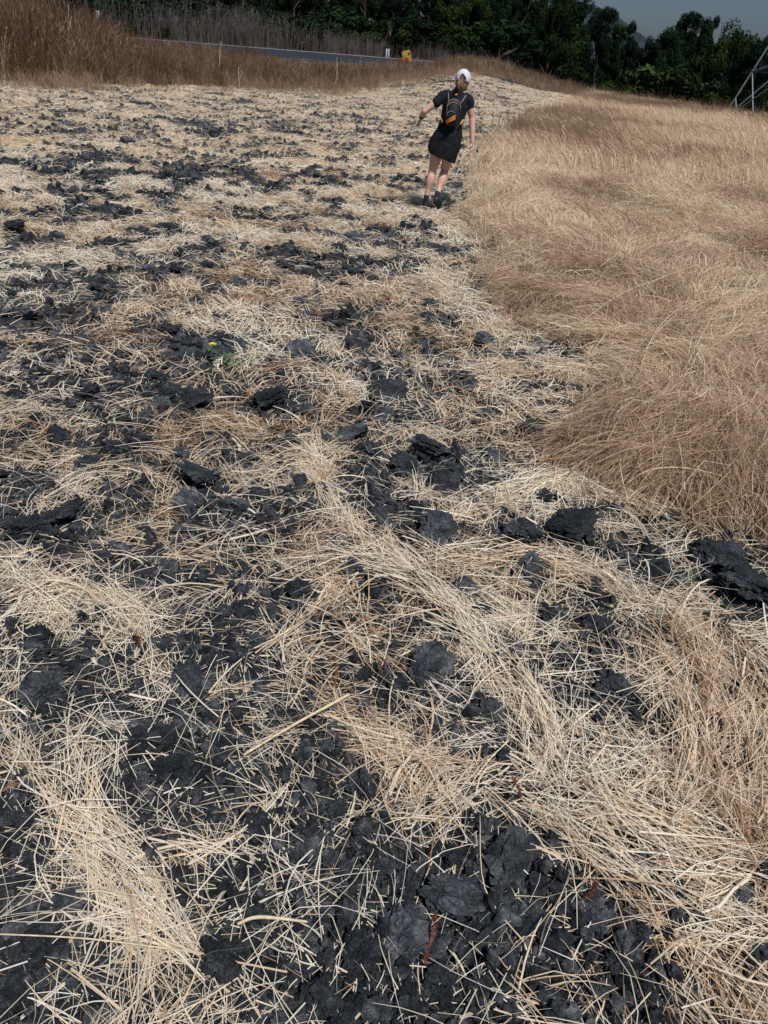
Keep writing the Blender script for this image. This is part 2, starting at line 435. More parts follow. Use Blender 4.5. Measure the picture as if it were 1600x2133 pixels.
# ------------------------------------------------------------------ straw
class Straw:
    def __init__(s): s.parts = []
    def add(s, x, y, th, L, w, tone, curv=None, arch=None, lift1=None, lift2=None, roll=None, flat=False):
        n = len(x)
        z = lambda v, d: np.full(n, d) if v is None else v
        s.parts.append(np.stack([x, y, th, L, w, tone, z(curv, 0.), z(arch, 0.), z(lift1, .01), z(lift2, .01), z(roll, 0.), np.full(n, 1. if flat else 0.)], 1))
    def build(s, nseg):
        P = np.concatenate(s.parts)
        if P[0, 11] == 0 and U is not None:
            kill = np.zeros(len(P), bool)
            for ux, uy, us in U[U[:, 2] > .05]:
                kill |= np.hypot(P[:, 0] - ux, (P[:, 1] - uy)) < us * .46
            P = P[~(kill & (rng.uniform(0, 1, len(P)) < .93))]
        n = len(P)
        x, y, th, L, w, tone, curv, arch, l1, l2, roll, flat = P.T
        w = w * np.exp(rng.normal(0, .30, n))
        t = np.linspace(-.5, .5, nseg + 1)
        kink = np.where(rng.uniform(0, 1, n) < .22, rng.normal(0, .45, n), 0); kpos = rng.uniform(-.25, .25, n)
        c, sn = np.cos(th), np.sin(th)
        def pos(tv):
            b = curv * L * (tv * tv - .08) + kink * L * (np.abs(tv - kpos) - .25)
            return x + c * L * tv - sn * b, y + sn * L * tv + c * b
        xa, ya = pos(np.full(n, -.5)); xb, yb = pos(np.full(n, .5))
        za = np.where(flat > 0, 0, ground(xa, ya)) + l1; zb = np.where(flat > 0, 0, ground(xb, yb)) + l2
        V = np.zeros((n, nseg + 1, 2, 3)); 
        for k, tv in enumerate(t):
            cx, cy = pos(np.full(n, tv))
            cz = za + (zb - za) * (tv + .5) + arch * (1 - 4 * tv * tv)
            tx = c - sn * curv * 2 * tv; ty = sn + c * curv * 2 * tv
            nl = np.hypot(tx, ty); tx /= nl; ty /= nl
            taper = 1 - .55 * (tv + .5) ** 2
            hw = w * .5 * taper
            ox = -ty * np.cos(roll) * hw; oy = tx * np.cos(roll) * hw; oz = np.sin(roll) * hw
            V[:, k, 0] = np.stack([cx - ox, cy - oy, cz - oz], 1); V[:, k, 1] = np.stack([cx + ox, cy + oy, cz + oz], 1)
        base = (np.arange(n) * (nseg + 1) * 2)[:, None]
        fs = []
        for k in range(nseg):
            a = k * 2; fs.append(base + np.array([[a, a + 1, a + 3, a + 2]]))
        F = np.concatenate(fs)
        return V.reshape(-1, 3), F, np.repeat(tone, (nseg + 1) * 2)

def sample_points(n, ymin, ymax, margin=1.12):
    """points spread over the visible fan, uniform in area"""
    out = []
    got = 0
    while got < n:
        m = n * 3
        yy = np.sqrt(rng.uniform((ymin + 1.2) ** 2, (ymax + 1.2) ** 2, m)) - 1.2
        xx = rng.uniform(-1, 1, m) * (1.2 + yy) * .66 * margin
        px, py = project(xx, yy)
        ok = (px > -160) & (px < 1760) & (py < 2300)
        out.append(np.stack([xx[ok], yy[ok]], 1)); got += ok.sum()
    return np.concatenate(out)[:n]

def fan_area(ymin, ymax):
    return .66 * 1.12 * 2 * ((ymax + 1.2) ** 2 - (ymin + 1.2) ** 2) / 2

def flow(x, y, s=40):
    return 2 * PI * 1.4 * fbm(x * .8, y * .8, s, 2)

def bundles(S, ymin, ymax, per_m2, bsize, spread, Lr, wr, tone_mu=.62, cov_pow=1.6, align=.35, field=False, lift=.035, archk=.12, nmin=.0):
    area = fan_area(ymin, ymax)
    nb = int(area * per_m2 / bsize)
    P = sample_points(nb, ymin, ymax)
    cv = coverage(P[:, 0], P[:, 1]); fl = in_field(P[:, 0], P[:, 1])
    keepp = nmin + (1 - nmin) * cv ** cov_pow
    if field: keepp = fl
    else: keepp = keepp * (1 - fl)
    P = P[rng.uniform(0, 1, nb) < keepp]; nb = len(P)
    if nb == 0: return
    cnt = rng.poisson(bsize, nb) + 1; idx = np.repeat(np.arange(nb), cnt); n = len(idx)
    bt = flow(P[:, 0], P[:, 1]) + rng.normal(0, 1.1 * (1 - align) * 2, nb)
    if field: bt = PI * .80 + (fbm(P[:, 0] * .7, P[:, 1] * .7, 91, 3) - .5) * 8 + rng.normal(0, .5, nb)
    btone = rng.normal(tone_mu, .17, nb) + (.34 if field else .36) * (fbm(P[:, 0] * 1.7, P[:, 1] * 1.7, 55, 2) - .5) * 2
    x = P[idx, 0] + rng.normal(0, spread, n); y = P[idx, 1] + rng.normal(0, spread, n)
    th = bt[idx] + rng.normal(0, .24 if field else .33, n)
    if field: btone = btone - .14 * (1 - sstep(3.2, 5.0, P[:, 1])) + .16 * sstep(4, 12, P[:, 1])
    L = rng.uniform(*Lr, n) ** 1.0; L = np.where(rng.uniform(0, 1, n) < .25, L * .5, L)
    w = rng.uniform(*wr, n)
    w = w * np.clip(.8 + .07 * (y - 2), .8, 4)
    cvb = coverage(x, y)
    lf = lift * (0.25 + cvb)
    S.add(x, y, th, L, w, np.clip(btone[idx] + rng.normal(0, .13, n), 0, 1), rng.normal(0, .35, n), rng.uniform(-.02, archk, n) * L,
          rng.uniform(0, 1, n) * lf, rng.uniform(0, 1.5, n) * lf, rng.normal(0, .5, n))

# swaths: combed bands of straw (points on the ground), half-width, density per m2, tone, mound height
SW = [
    ([(640, 930), (665, 1030), (730, 1110), (850, 1190)], 50, 7500, .78, .05),
    ([(690, 1190), (830, 1225), (930, 1290), (1010, 1360), (1080, 1430), (1120, 1530)], 52, 8500, .80, .07),
    ([(1040, 1040), (1150, 1010), (1260, 1040), (1350, 1090)], 42, 9000, .84, .07),
    ([(960, 1180), (1120, 1170), (1270, 1210), (1380, 1300), (1440, 1420), (1440, 1560), (1450, 1700)], 62, 6000, .55, .08),
    ([(1480, 1300), (1530, 1450), (1540, 1600), (1570, 1800)], 110, 6500, .45, .06),
    ([(1130, 1680), (1200, 1760), (1290, 1850), (1400, 1930), (1600, 2010)], 62, 6000, .74, .06, (.18, .45)),
    ([(1260, 1650), (1330, 1720), (1430, 1780), (1640, 1850)], 80, 6000, .76, .07, (.18, .45)),
    ([(1560, 1870), (1480, 1990), (1620, 2100)], 90, 3500, .6, .04),
    ([(30, 1330), (120, 1235), (210, 1250), (290, 1330), (310, 1400)], 50, 8000, .78, .06),
    ([(-40, 1190), (100, 1180), (220, 1190)], 45, 5000, .7, .04),
    ([(-40, 1520), (90, 1660), (200, 1810), (290, 1960), (380, 2120)], 48, 4600, .72, .05, (.2, .5)),
    ([(150, 1480), (240, 1750), (330, 1900), (420, 1960)], 36, 3600, .72, .05, (.2, .45)),
    ([(120, 1850), (280, 1930), (420, 2020), (560, 2133)], 50, 4600, .70, .04, (.2, .45)),
    ([(1010, 1620), (930, 1680), (850, 1740)], 45, 5600, .68, .06),
    ([(120, 1060), (180, 1000), (280, 985), (340, 1020)], 30, 5200, .66, .05),
    ([(560, 1370), (640, 1310), (740, 1340), (800, 1400)], 45, 3800, .7, .04),
    ([(520, 1480), (640, 1450), (720, 1510), (800, 1590)], 60, 3000, .68, .04),
    ([(1010, 560), (1060, 620), (1180, 690), (1300, 760)], 60, 2600, .66, .08),
    ([(960, 800), (1100, 770), (1250, 800), (1400, 880), (1620, 960)], 45, 5200, .6, .10),
    ([(1150, 930), (1260, 960), (1400, 1000), (1620, 1040)], 45, 5500, .45, .08),
    ([(1060, 930), (1150, 900), (1290, 880), (1450, 920), (1640, 1000)], 35, 5200, .5, .10),
    ([(540, 790), (620, 770), (700, 800), (730, 850)], 26, 5200, .42, .06),
    ([(1120, 860), (1040, 900), (960, 920)], 24, 4600, .7, .04),
    ([(950, 1080), (1060, 1070), (1150, 1110)], 24, 4600, .72, .04),
    ([(280, 1180), (350, 1160), (440, 1180)], 30, 3600, .66, .04),
    ([(180, 1830), (260, 1810), (420, 1790), (520, 1760)], 35, 2600, .66, .04),
    ([(530, 1270), (600, 1290), (680, 1250)], 30, 3600, .66, .03),
    ([(770, 1590), (900, 1600), (1010, 1560), (1110, 1600)], 40, 3000, .62, .04),
]
def swath(S, pts, hw, dens, tone, mound, Lr=(.12, .34), wr=(.0026, .0050)):
    W = [at_z(*p) for p in pts]; W = np.array([[w.x, w.y] for w in W])
    # smooth resample
    t = np.arange(len(W)); tf = np.linspace(0, len(W) - 1, 60)
    C = np.stack([np.interp(tf, t, W[:, 0]), np.interp(tf, t, W[:, 1])], 1)
    for _ in range(6): C[1:-1] = (C[:-2] + C[1:-1] * 2 + C[2:]) / 4
    seg = np.hypot(*(C[1:] - C[:-1]).T); cum = np.concatenate([[0], np.cumsum(seg)]); tot = cum[-1]
    # half-width in metres from pixels at mid point
    m = pts[len(pts) // 2]; hwm = (at_z(m[0] + hw, m[1]) - at_z(m[0], m[1])).length
    n = int(tot * hwm * 2 * dens * .21)
    nb = max(6, n // 9); sb = rng.uniform(0, tot, nb); ob = rng.normal(0, .55, nb); da = rng.normal(0, .28, nb); bt = rng.normal(tone, .13, nb)
    idx = rng.integers(0, nb, n)
    s = np.clip(sb[idx] + rng.normal(0, .05, n), 0, tot); o = ob[idx] + rng.normal(0, .12, n)
    cx = np.interp(s, cum, C[:, 0]); cy = np.interp(s, cum, C[:, 1])
    e = .02 * tot + .01
    dx = np.interp(np.minimum(s + e, tot), cum, C[:, 0]) - np.interp(np.maximum(s - e, 0), cum, C[:, 0]); dy = np.interp(np.minimum(s + e, tot), cum, C[:, 1]) - np.interp(np.maximum(s - e, 0), cum, C[:, 1])
    th = np.arctan2(dy, dx); x = cx - np.sin(th) * o * hwm; y = cy + np.cos(th) * o * hwm
    up = np.clip(1 - o * o * .5, 0, 1)
    L = rng.uniform(*Lr, n)
    rev = rng.uniform(0, 1, n) < .3
    S.add(x, y, th + da[idx] + rng.normal(0, .22, n) + rev * PI, L, rng.uniform(*wr, n) * np.clip(.8 + .07 * (y - 2), .8, 2), np.clip(bt[idx] + rng.normal(0, .14, n), 0, 1),
          rng.normal(0, .3, n), rng.uniform(0, .1, n) * L, rng.uniform(.2, 1, n) * mound * up + .004, rng.uniform(0, 1, n) * mound * up + .004, rng.normal(0, .5, n))

S = Straw()
bundles(S, .5, 4.2, 1900, 8, .04, (.06, .27), (.0018, .0048), .64, nmin=.04, cov_pow=1.8)
bundles(S, .5, 4.2, 900, 5, .03, (.012, .045), (.0015, .005), .45, nmin=.15, cov_pow=1.0, lift=.02)
bundles(S, .5, 4.2, 40, 1, .05, (.08, .30), (.005, .009), .5, nmin=.25, cov_pow=1.0, lift=.05)
bundles(S, .5, 4.2, 330, 1, .08, (.10, .42), (.0016, .0044), .74, nmin=.6, lift=.06, align=.0)
for s_ in SW: swath(S, *s_)
V, F, tn = S.build(4)
o = obj('loose_straw', np_mesh('loose_straw', V, F, False, {'tone': tn}), M_STRAW)
tag(o, 'dry golden straw scattered and swept in swaths over the dark soil', 'straw', kind='stuff'); print('near straw', len(F))

S = Straw()
bundles(S, 4.2, 15, 1250, 7, .05, (.07, .22), (.0030, .0056), .70, nmin=.07, lift=.06, cov_pow=1.8)
V, F, tn = S.build(2)
o = obj('straw_litter', np_mesh('straw_litter', V, F, False, {'tone': tn}), M_STRAW)
tag(o, 'pale dry straw litter covering the middle of the ploughed field', 'straw', kind='stuff'); print('mid straw', len(F))

S = Straw()
bundles(S, 2.0, 7.5, 2500, 12, .06, (.18, .50), (.0020, .0050), .52, field=True, lift=.10, archk=.22)
bundles(S, 7.5, 17, 1000, 12, .10, (.12, .42), (.0026, .0046), .50, field=True, lift=.14, archk=.28)
V, F, tn = S.build(3)
o = obj('lodged_grass', np_mesh('lodged_grass', V, F, False, {'tone': tn}), M_LODGED0)
tag(o, 'long flattened tan grass lying in waves on the uncut right side', 'grass', kind='stuff'); print('lodged', len(F))

# ------------------------------------------------------------------ instancing of uncountable stuff
def scatter(name, variants, pts, rot, scl, vi, label, cat, mat_unused=None):
    me = bpy.data.meshes.new(name); me.vertices.add(len(pts)); me.vertices.foreach_set('co', np.ascontiguousarray(pts, dtype=np.float32).ravel())
    a = me.attributes.new('rot', 'FLOAT_VECTOR', 'POINT'); a.data.foreach_set('vector', np.ascontiguousarray(rot, dtype=np.float32).ravel())
    a = me.attributes.new('scl', 'FLOAT_VECTOR', 'POINT'); a.data.foreach_set('vector', np.ascontiguousarray(scl, dtype=np.float32).ravel())
    a = me.attributes.new('vi', 'INT', 'POINT'); a.data.foreach_set('value', np.ascontiguousarray(vi, dtype=np.int32))
    o = obj(name, me)
    ng = bpy.data.node_groups.new(name + '_nodes', 'GeometryNodeTree')
    ng.interface.new_socket('Geometry', in_out='INPUT', socket_type='NodeSocketGeometry')
    ng.interface.new_socket('Geometry', in_out='OUTPUT', socket_type='NodeSocketGeometry')
    gi = ng.nodes.new('NodeGroupInput'); go = ng.nodes.new('NodeGroupOutput')
    join = ng.nodes.new('GeometryNodeJoinGeometry')
    for v in reversed(variants):
        oi = ng.nodes.new('GeometryNodeObjectInfo'); oi.inputs['Object'].default_value = v; oi.inputs['As Instance'].default_value = True
        ng.links.new(oi.outputs['Geometry'], join.inputs[0])
    ip = ng.nodes.new('GeometryNodeInstanceOnPoints'); ip.inputs['Pick Instance'].default_value = True
    ng.links.new(gi.outputs[0], ip.inputs['Points']); ng.links.new(join.outputs[0], ip.inputs['Instance'])
    for nm, sock, dt in (('vi', 'Instance Index', 'INT'), ('rot', 'Rotation', 'FLOAT_VECTOR'), ('scl', 'Scale', 'FLOAT_VECTOR')):
        na = ng.nodes.new('GeometryNodeInputNamedAttribute'); na.data_type = dt; na.inputs['Name'].default_value = nm
        ng.links.new(na.outputs['Attribute'], ip.inputs[sock])
    ng.links.new(ip.outputs[0], go.inputs[0])
    md = o.modifiers.new('scatter', 'NODES'); md.node_group = ng
    tag(o, label, cat, kind='stuff')
    return o
def variant(name, V, F, mat, tone=None, smooth=False):
    me = np_mesh(name, V, F, smooth, {'tone': tone} if tone is not None else None); me.materials.append(mat)
    return bpy.data.objects.new(name, me)
def in_view(P, m=160):
    px, py = project(P[:, 0], P[:, 1], P[:, 2] if P.shape[1] > 2 else 0.)
    return (px > -m) & (px < 1600 + m) & (P[:, 1] > .3)

# far straw tufts on the ploughed part
tv = []
for k in range(6):
    s = Straw(); n = 42
    s.add(rng.normal(0, .16, n), rng.normal(0, .16, n), rng.uniform(0, 6.28, n) if k % 2 else rng.normal(0, .6, n), rng.uniform(.12, .32, n), rng.uniform(.007, .013, n), np.clip(rng.normal(.66, .17, n), 0, 1),
          rng.normal(0, .4, n), rng.uniform(0, .05, n), rng.uniform(0, .07, n), rng.uniform(0, .12, n), rng.normal(0, .6, n), flat=True)
    V, F, tn = s.build(2); tv.append(variant('straw_tuft_%d' % k, V, F, M_STRAWI, tn))
def place(nper, ymin, ymax, maskf, lim=None):
    n = int(fan_area(ymin, ymax) * nper)
    P = sample_points(n, ymin, ymax, 1.05)
    az = np.arctan2(P[:, 0], P[:, 1])
    P = P[rng.uniform(0, 1, len(P)) < maskf(P[:, 0], P[:, 1], az)]
    return P
P = place(34, 13.5, 52, lambda x, y, az: (.03 + coverage(x, y) ** 2.0) * (1 - in_field(x, y)) * (np.hypot(x, y) < edge_r(az) + 1))
z = ground(P[:, 0], P[:, 1]); n = len(P)
scatter('field_straw', tv, np.stack([P[:, 0], P[:, 1], z], 1), np.stack([rng.normal(0, .1, n), rng.normal(0, .1, n), rng.uniform(0, 6.28, n)], 1),
        np.repeat(rng.uniform(.7, 1.2, n)[:, None], 3, 1) * np.array([[1, 1, .75]]), rng.integers(0, 6, n), 'pale straw strewn over the far part of the ploughed field', 'straw'); print('far tufts', n)

# far lodged grass
lv = []
for k in range(6):
    s = Straw(); n = 46
    up = k >= 3
    s.add(rng.normal(0, .22, n), rng.normal(0, .22, n), rng.normal(0, .35, n), rng.uniform(.12, .3, n) if up else rng.uniform(.25, .5, n), rng.uniform(.006, .011, n), np.clip(rng.normal(.55, .17, n), 0, 1),
          rng.normal(0, .3, n), rng.uniform(0, .07, n), rng.uniform(0, .05, n), rng.uniform(.12, .34, n) if up else rng.uniform(0, .14, n), rng.normal(0, .6, n), flat=True)
    V, F, tn = s.build(3); lv.append(variant('grass_tuft_%d' % k, V, F, M_LODGED, tn))
def fmask(x, y, az):
    r = np.hypot(x, y); rc = np.interp(az, ca, cr)
    return in_field(x, y) * (r < np.maximum(rc, 30) + 6)
P = place(20, 15, 78, fmask); P = P[(P[:, 0] > 0)]
z = ground(P[:, 0], P[:, 1]); n = len(P)
dirn = PI * .9 + (fbm(P[:, 0] * .2, P[:, 1] * .2, 91, 3) - .5) * 5
upm = fbm(P[:, 0] * .3, P[:, 1] * .3, 15, 2) + (P[:, 1] - 18) * .02
vi = np.where(rng.uniform(0, 1, n) < np.clip((upm - .3) * 2, 0, 1), 3, 0) + rng.integers(0, 3, n)
scatter('uncut_grass', lv, np.stack([P[:, 0], P[:, 1], z], 1), np.stack([rng.normal(0, .1, n), rng.normal(0, .1, n), dirn + rng.normal(0, .4, n)], 1),
        np.repeat(rng.uniform(.8, 1.4, n)[:, None], 3, 1), vi, 'uncut dry tan grass on the slope right of the walker', 'grass'); print('far lodged', n)

# tall dry grass belt
def tall_variant(name, hmin, hmax, n, spread, wid, mat, plume=.5, tone=(.5, .2), lean=.18):
    Vs, Fs, Ts = [], [], []; b = 0
    for i in range(n):
        x0, y0 = rng.normal(0, spread, 2); h = rng.uniform(hmin, hmax); a = rng.uniform(0, 6.28); l = abs(rng.normal(0, lean)) * h
        if rng.uniform() < .2: l *= 2.5
        face = rng.uniform(0, 6.28); ox, oy = math.cos(face), math.sin(face); w = rng.uniform(*wid); tn = np.clip(rng.normal(*tone), 0, 1)
        ks = [0, .35, .7, 1]
        for t in ks:
            cx = x0 + math.cos(a) * l * t * t; cy = y0 + math.sin(a) * l * t * t; ww = w * (1 - .6 * t) * .5; cz = h * t * (1 - .08 * t)
            Vs += [(cx - ox * ww, cy - oy * ww, cz), (cx + ox * ww, cy + oy * ww, cz)]; Ts += [tn, tn]
        for k in range(3): Fs.append((b + 2 * k, b + 2 * k + 1, b + 2 * k + 3, b + 2 * k + 2))
        b += 8
        for j in range(int(rng.poisson(7 * plume))):
            t = rng.uniform(.5, 1); cx = x0 + math.cos(a) * l * t * t; cy = y0 + math.sin(a) * l * t * t; cz = h * t * (1 - .08 * t)
            aa = rng.uniform(0, 6.28); ll = rng.uniform(.04, .14) * (h / 1.5); dz = rng.uniform(.2, 1) * ll; ww = w * .45
            ex, ey, ez = cx + math.cos(aa) * ll * .6, cy + math.sin(aa) * ll * .6, cz + dz
            Vs += [(cx, cy, cz), (cx + ww, cy, cz + ww), (ex + ww, ey, ez + ww * .5), (ex, ey, ez)]; Ts += [tn * 1.05] * 4
            Fs.append((b, b + 1, b + 2, b + 3)); b += 4
    return variant(name, np.array(Vs), np.array(Fs), mat, np.array(Ts))
wv_ = [tall_variant('wisp_%d' % k, .16, .42, 7, .16, (.002, .004), M_LODGED, 1.6, (.75, .15), .35) for k in range(4)]
P = place(16, 2.2, 34, lambda x, y, az: in_field(x, y) * np.clip(fbm(x * .8, y * .8, 66, 2) * 2.4 - .8, 0.05, 1)); z = ground(P[:, 0], P[:, 1]); n = len(P)
scatter('standing_wisps', wv_, np.stack([P[:, 0], P[:, 1], z], 1), np.stack([rng.normal(0, .12, n), rng.normal(0, .12, n), rng.uniform(0, 6.28, n)], 1),
        np.stack([np.clip(.7 + .06 * P[:, 1], .7, 2.2)] * 2 + [rng.uniform(.6, 1.1, n)], 1), rng.integers(0, 4, n), 'thin upright grass stems standing out of the flattened grass', 'grass'); print('wisps', n)
tl = [tall_variant('tall_tuft_%d' % k, .7, 1.15, 34, .26, (.006, .018), M_TALL, 1.0, (.25 + .14 * k, .22), .22) for k in range(4)]
M_TALLP = straw_mat('tall_pale_grass', [(0, (.16, .10, .06)), (.35, (.32, .22, .14)), (.65, (.50, .37, .25)), (1, (.72, .58, .42))], inst=.3)
tlp = [tall_variant('pale_tuft_%d' % k, .5, 1.15, 30, .26, (.006, .018), M_TALLP, .8, (.35 + .12 * k, .22), .26) for k in range(3)]
tw = [tall_variant('weed_tuft_%d' % k, .6, 1.3, 12, .22, (.008, .016), M_GREY, 2.2, (.6, .25), .3) for k in range(3)]
def belt(x, y, az):
    r = np.hypot(x, y); e = edge_r(az); d = r - e + (fbm(x * .5, y * .5, 8, 2) - .5) * 2.5
    return sstep(-.3, .8, d) * (1 - .55 * sstep(5, 12, d)) * (y < np.where(az > R(1), 75, ROAD_Y0 - .6)) * (1 - sstep(R(10), R(14), az))
P = place(6.5, 24, 76, belt); z = ground(P[:, 0], P[:, 1], False); n = len(P); az = np.arctan2(P[:, 0], P[:, 1])
d_ = np.hypot(P[:, 0], P[:, 1]) - edge_r(az)
hs_ = np.interp(az, [R(-30), R(-23), R(-19.5), R(-17.8), R(-12), R(0), R(8), R(14)], [1.9, 1.75, 1.2, .78, .66, .56, .62, .4]) * (.75 + .45 * sstep(0, 3, d_)) * (1 - sstep(4, 11, d_) * np.interp(az, [R(-19.5), R(-17.5), R(-11), R(-9), R(3), R(4)], [0, .15, .2, .6, .6, 0]))
hs_ = hs_ * rng.uniform(.55, 1.2, n) * (.7 + .6 * fbm(P[:, 0] * .7, P[:, 1] * .7, 44, 2))
scatter('tall_dry_grass', tl + tlp, np.stack([P[:, 0], P[:, 1], z], 1), np.stack([rng.normal(0, .07, n), rng.normal(0, .07, n), rng.uniform(0, 6.28, n)], 1),
        np.stack([hs_ ** .5, hs_ ** .5, hs_], 1), np.where(rng.uniform(0, 1, n) < np.interp(az, [R(-22), R(-14), R(-5), R(4), R(10)], [.04, .16, .35, .55, .6]) + .35 * (1 - sstep(0, 2, d_)), rng.integers(4, 7, n), rng.integers(0, 4, n)), 'tall reddish brown dry grass standing between field and road', 'grass'); print('tall', n)
def ragged(x, y, az):
    d = np.hypot(x, y) - edge_r(az); return (d > -2.6) * (d < 1.2) * (fbm(x * .9, y * .9, 28, 2) > .42) * (az < R(14))
P = place(6, 22, 70, ragged); z = ground(P[:, 0], P[:, 1], False); n = len(P); s1 = rng.uniform(.2, .6, n)
scatter('edge_grass', tlp, np.stack([P[:, 0], P[:, 1], z], 1), np.stack([rng.normal(0, .2, n), rng.normal(0, .2, n), rng.uniform(0, 6.28, n)], 1),
        np.stack([s1 * 1.3, s1 * 1.3, s1], 1), rng.integers(0, 3, n), 'ragged low grass along the foot of the tall dry grass', 'grass')
# grey weeds behind the road
def wmask(x, y, az): return (y > ROAD_Y1 + .5) * (y < 66) * (az < R(8)) * (.35 + .65 * (fbm(x * .22, y * .3, 18, 2) > .48))
P = place(2.4, 58, 68, wmask); z = ground(P[:, 0], P[:, 1], False); n = len(P)
s1 = rng.uniform(.6, 1.35, n) * np.interp(P[:, 0], [-30, -12, -5, 4], [1.6, 1.7, .9, .7])
scatter('dead_weeds', tw, np.stack([P[:, 0], P[:, 1], z], 1), np.stack([rng.normal(0, .07, n), rng.normal(0, .07, n), rng.uniform(0, 6.28, n)], 1),
        np.stack([s1, s1, s1], 1), rng.integers(0, 3, n), 'grey dead weeds and fennel stalks along the far road verge', 'weeds')
# sparse grass along the crest at the right
def cmask(x, y, az):
    r = np.hypot(x, y); rc = np.interp(az, ca, cr); return (np.abs(r - rc - 1) < 3.2) * (az > R(8)) * (fbm(x * .6, y * .6, 9, 2) > .42)
P = place(3.0, 34, 75, cmask); z = ground(P[:, 0], P[:, 1], False); n = len(P)
s1 = rng.uniform(.3, .75, n)
scatter('crest_grass', tl + tw, np.stack([P[:, 0], P[:, 1], z], 1), np.stack([rng.normal(0, .07, n), rng.normal(0, .07, n), rng.uniform(0, 6.28, n)], 1),
        np.stack([s1, s1, s1], 1), rng.choice([0, 1, 2, 3, 0, 1, 4], n), 'sparse dry grass standing on the crest below the trees', 'grass')

# ------------------------------------------------------------------ clods
def clod_mesh(name, sub, seed, ax=(1, 1, .7), rough=1.0):
    bm = bmesh.new(); bmesh.ops.create_icosphere(bm, subdivisions=sub, radius=1)
    off = Vector((seed * 7.3, seed * 3.1, seed * 1.7))
    pl = [(Vector((random.gauss(0, 1), random.gauss(0, 1), random.gauss(.2, .8))).normalized(), random.uniform(.5, .85)) for _ in range(8)]
    for v in bm.verts:
        p = v.co.copy()
        for nn, dd in pl:                          # broken faces
            s_ = p.dot(nn)
            if s_ > dd: p -= nn * (s_ - dd) * .85
        d1 = mnoise.voronoi(p * 1.9 + off)[0]; d2 = mnoise.voronoi(p * 4.6 + off)[0]
        k = 1 + .22 * (min(d1[1] - d1[0], .5) * 2 - .5) * rough + .12 * (min(d2[1] - d2[0], .4) * 2.5 - .5) * rough
        if sub > 3:
            d3 = mnoise.voronoi(p * 8.5 + off)[0]; k += .075 * (min(d3[1] - d3[0], .35) * 3 - .5) + .10 * mnoise.fractal(p * 3.1 + off, .8, 2.1, 3)
        k += .22 * mnoise.fractal(p * 1.1 + off, 1.0, 2.0, 3) + .07 * mnoise.fractal(p * 7 + off, .7, 2.1, 5)
        v.co = Vector((p.x * ax[0], p.y * ax[1], p.z * ax[2])) * k
    me = bpy.data.meshes.new(name); bm.to_mesh(me); bm.free()
    me.materials.append(M_CLOD)
    return me
BIG = [clod_mesh('soil_clod_%d' % k, 5, k + 1, random.choice([(1, .9, .7), (1.1, .8, .8), (.95, 1, .6)])) for k in range(9)]
SML = []
for k in range(8):
    m = clod_mesh('crumb_%d' % k, 2, k + 40, (1, .85, .75)); SML.append(bpy.data.objects.new('crumb_%d' % k, m))
MED = []
for k in range(5):
    m = clod_mesh('crumb_m_%d' % k, 3, k + 60, (1, .85, .75)); MED.append(bpy.data.objects.new('crumb_m_%d' % k, m))

GROUP = 'clods of ploughed soil among the straw'
GEN = 'dark crumbly clod of ploughed soil lying among scattered straw'
def put_clod(x, y, size, label, k):
    o = bpy.data.objects.new('soil_clod', BIG[k % len(BIG)]); COL.objects.link(o)
    z = float(base_z(np.array([x]), np.array([y]))[0] + swell(np.array([x]), np.array([y]))[0])
    s = size / 2
    o.location = (x, y, z + s * random.uniform(.38, .6)); o.rotation_euler = (random.uniform(-.4, .4), random.uniform(-.4, .4), random.uniform(0, 6.28))
    q = random.uniform(.75, 1.05) * (.5 if size > .2 else .75 if size > .15 else 1); o.scale = (s * random.uniform(.9, 1.15), s * random.uniform(.85, 1.1), s * q)
    tag(o, label, 'soil clod', GROUP)
k = 0
SHORT = ['big rounded clod', 'knobbly upright clod', 'flat cracked clod', 'wide fringe clod', 'clod paired with the fringe clod', None, 'tall clod at the right edge', 'largest slab of soil', 'squarish clod at the left edge', 'clod below the thick stem', 'pointed slab clod', None, 'big lumpy clod', 'pale spotted clod', 'broad crumbly clod',
         None, 'central foreground clod', 'pale grey clod', 'oval clod at lower left', 'flat clod in the lower middle', 'wide mottled clod', 'lone ragged clod', 'round ball shaped clod', 'pyramid shaped clod', None]
ANCH = [(n_[0], n_[1], sh) for n_, sh in zip(NAMED, SHORT) if sh] + [(443, 725, 'yellow flower'), (890, 430, "walker's feet")]
taken = {}
def auto_label(x, y):
    px, py = project(np.array([x]), np.array([y])); px, py = float(px[0]), float(py[0])
    for ax_, ay_, nm in sorted(ANCH, key=lambda a: (a[0] - px) ** 2 + (a[1] - py) ** 2)[:3]:
        dx, dy = px - ax_, py - ay_; a = math.degrees(math.atan2(-dy, dx)) % 360
        w = ['right of', 'above and right of', 'above', 'above and left of', 'left of', 'below and left of', 'below', 'below and right of'][int((a + 22.5) // 45) % 8]
        kk = (nm, w); c = taken.get(kk, 0)
        if c < 5:
            taken[kk] = c + 1
            return '%s soil clod %s the %s' % (['nearest', 'second nearest', 'third nearest', 'fourth nearest', 'fifth nearest'][c], w, nm)
    return GEN
order = sorted(range(len(ALLC)), key=lambda i: 0 if ALLC[i][3] else 1)
def near_anchor(c):
    px, py = project(np.array([c[0]]), np.array([c[1]])); return min((a[0] - px[0]) ** 2 + (a[1] - py[0]) ** 2 for a in ANCH)
rest_sorted = [c for c in ALLC if c[3]] + sorted([c for c in ALLC if not c[3]], key=near_anchor)
for x_, y_, sz, lab in rest_sorted:
    put_clod(x_, y_, sz, lab or auto_label(x_, y_), k); k += 1
P = sample_points(6000, .7, 12, 1.0)
cvp = coverage(P[:, 0], P[:, 1]); ppx, ppy = project(P[:, 0], P[:, 1])
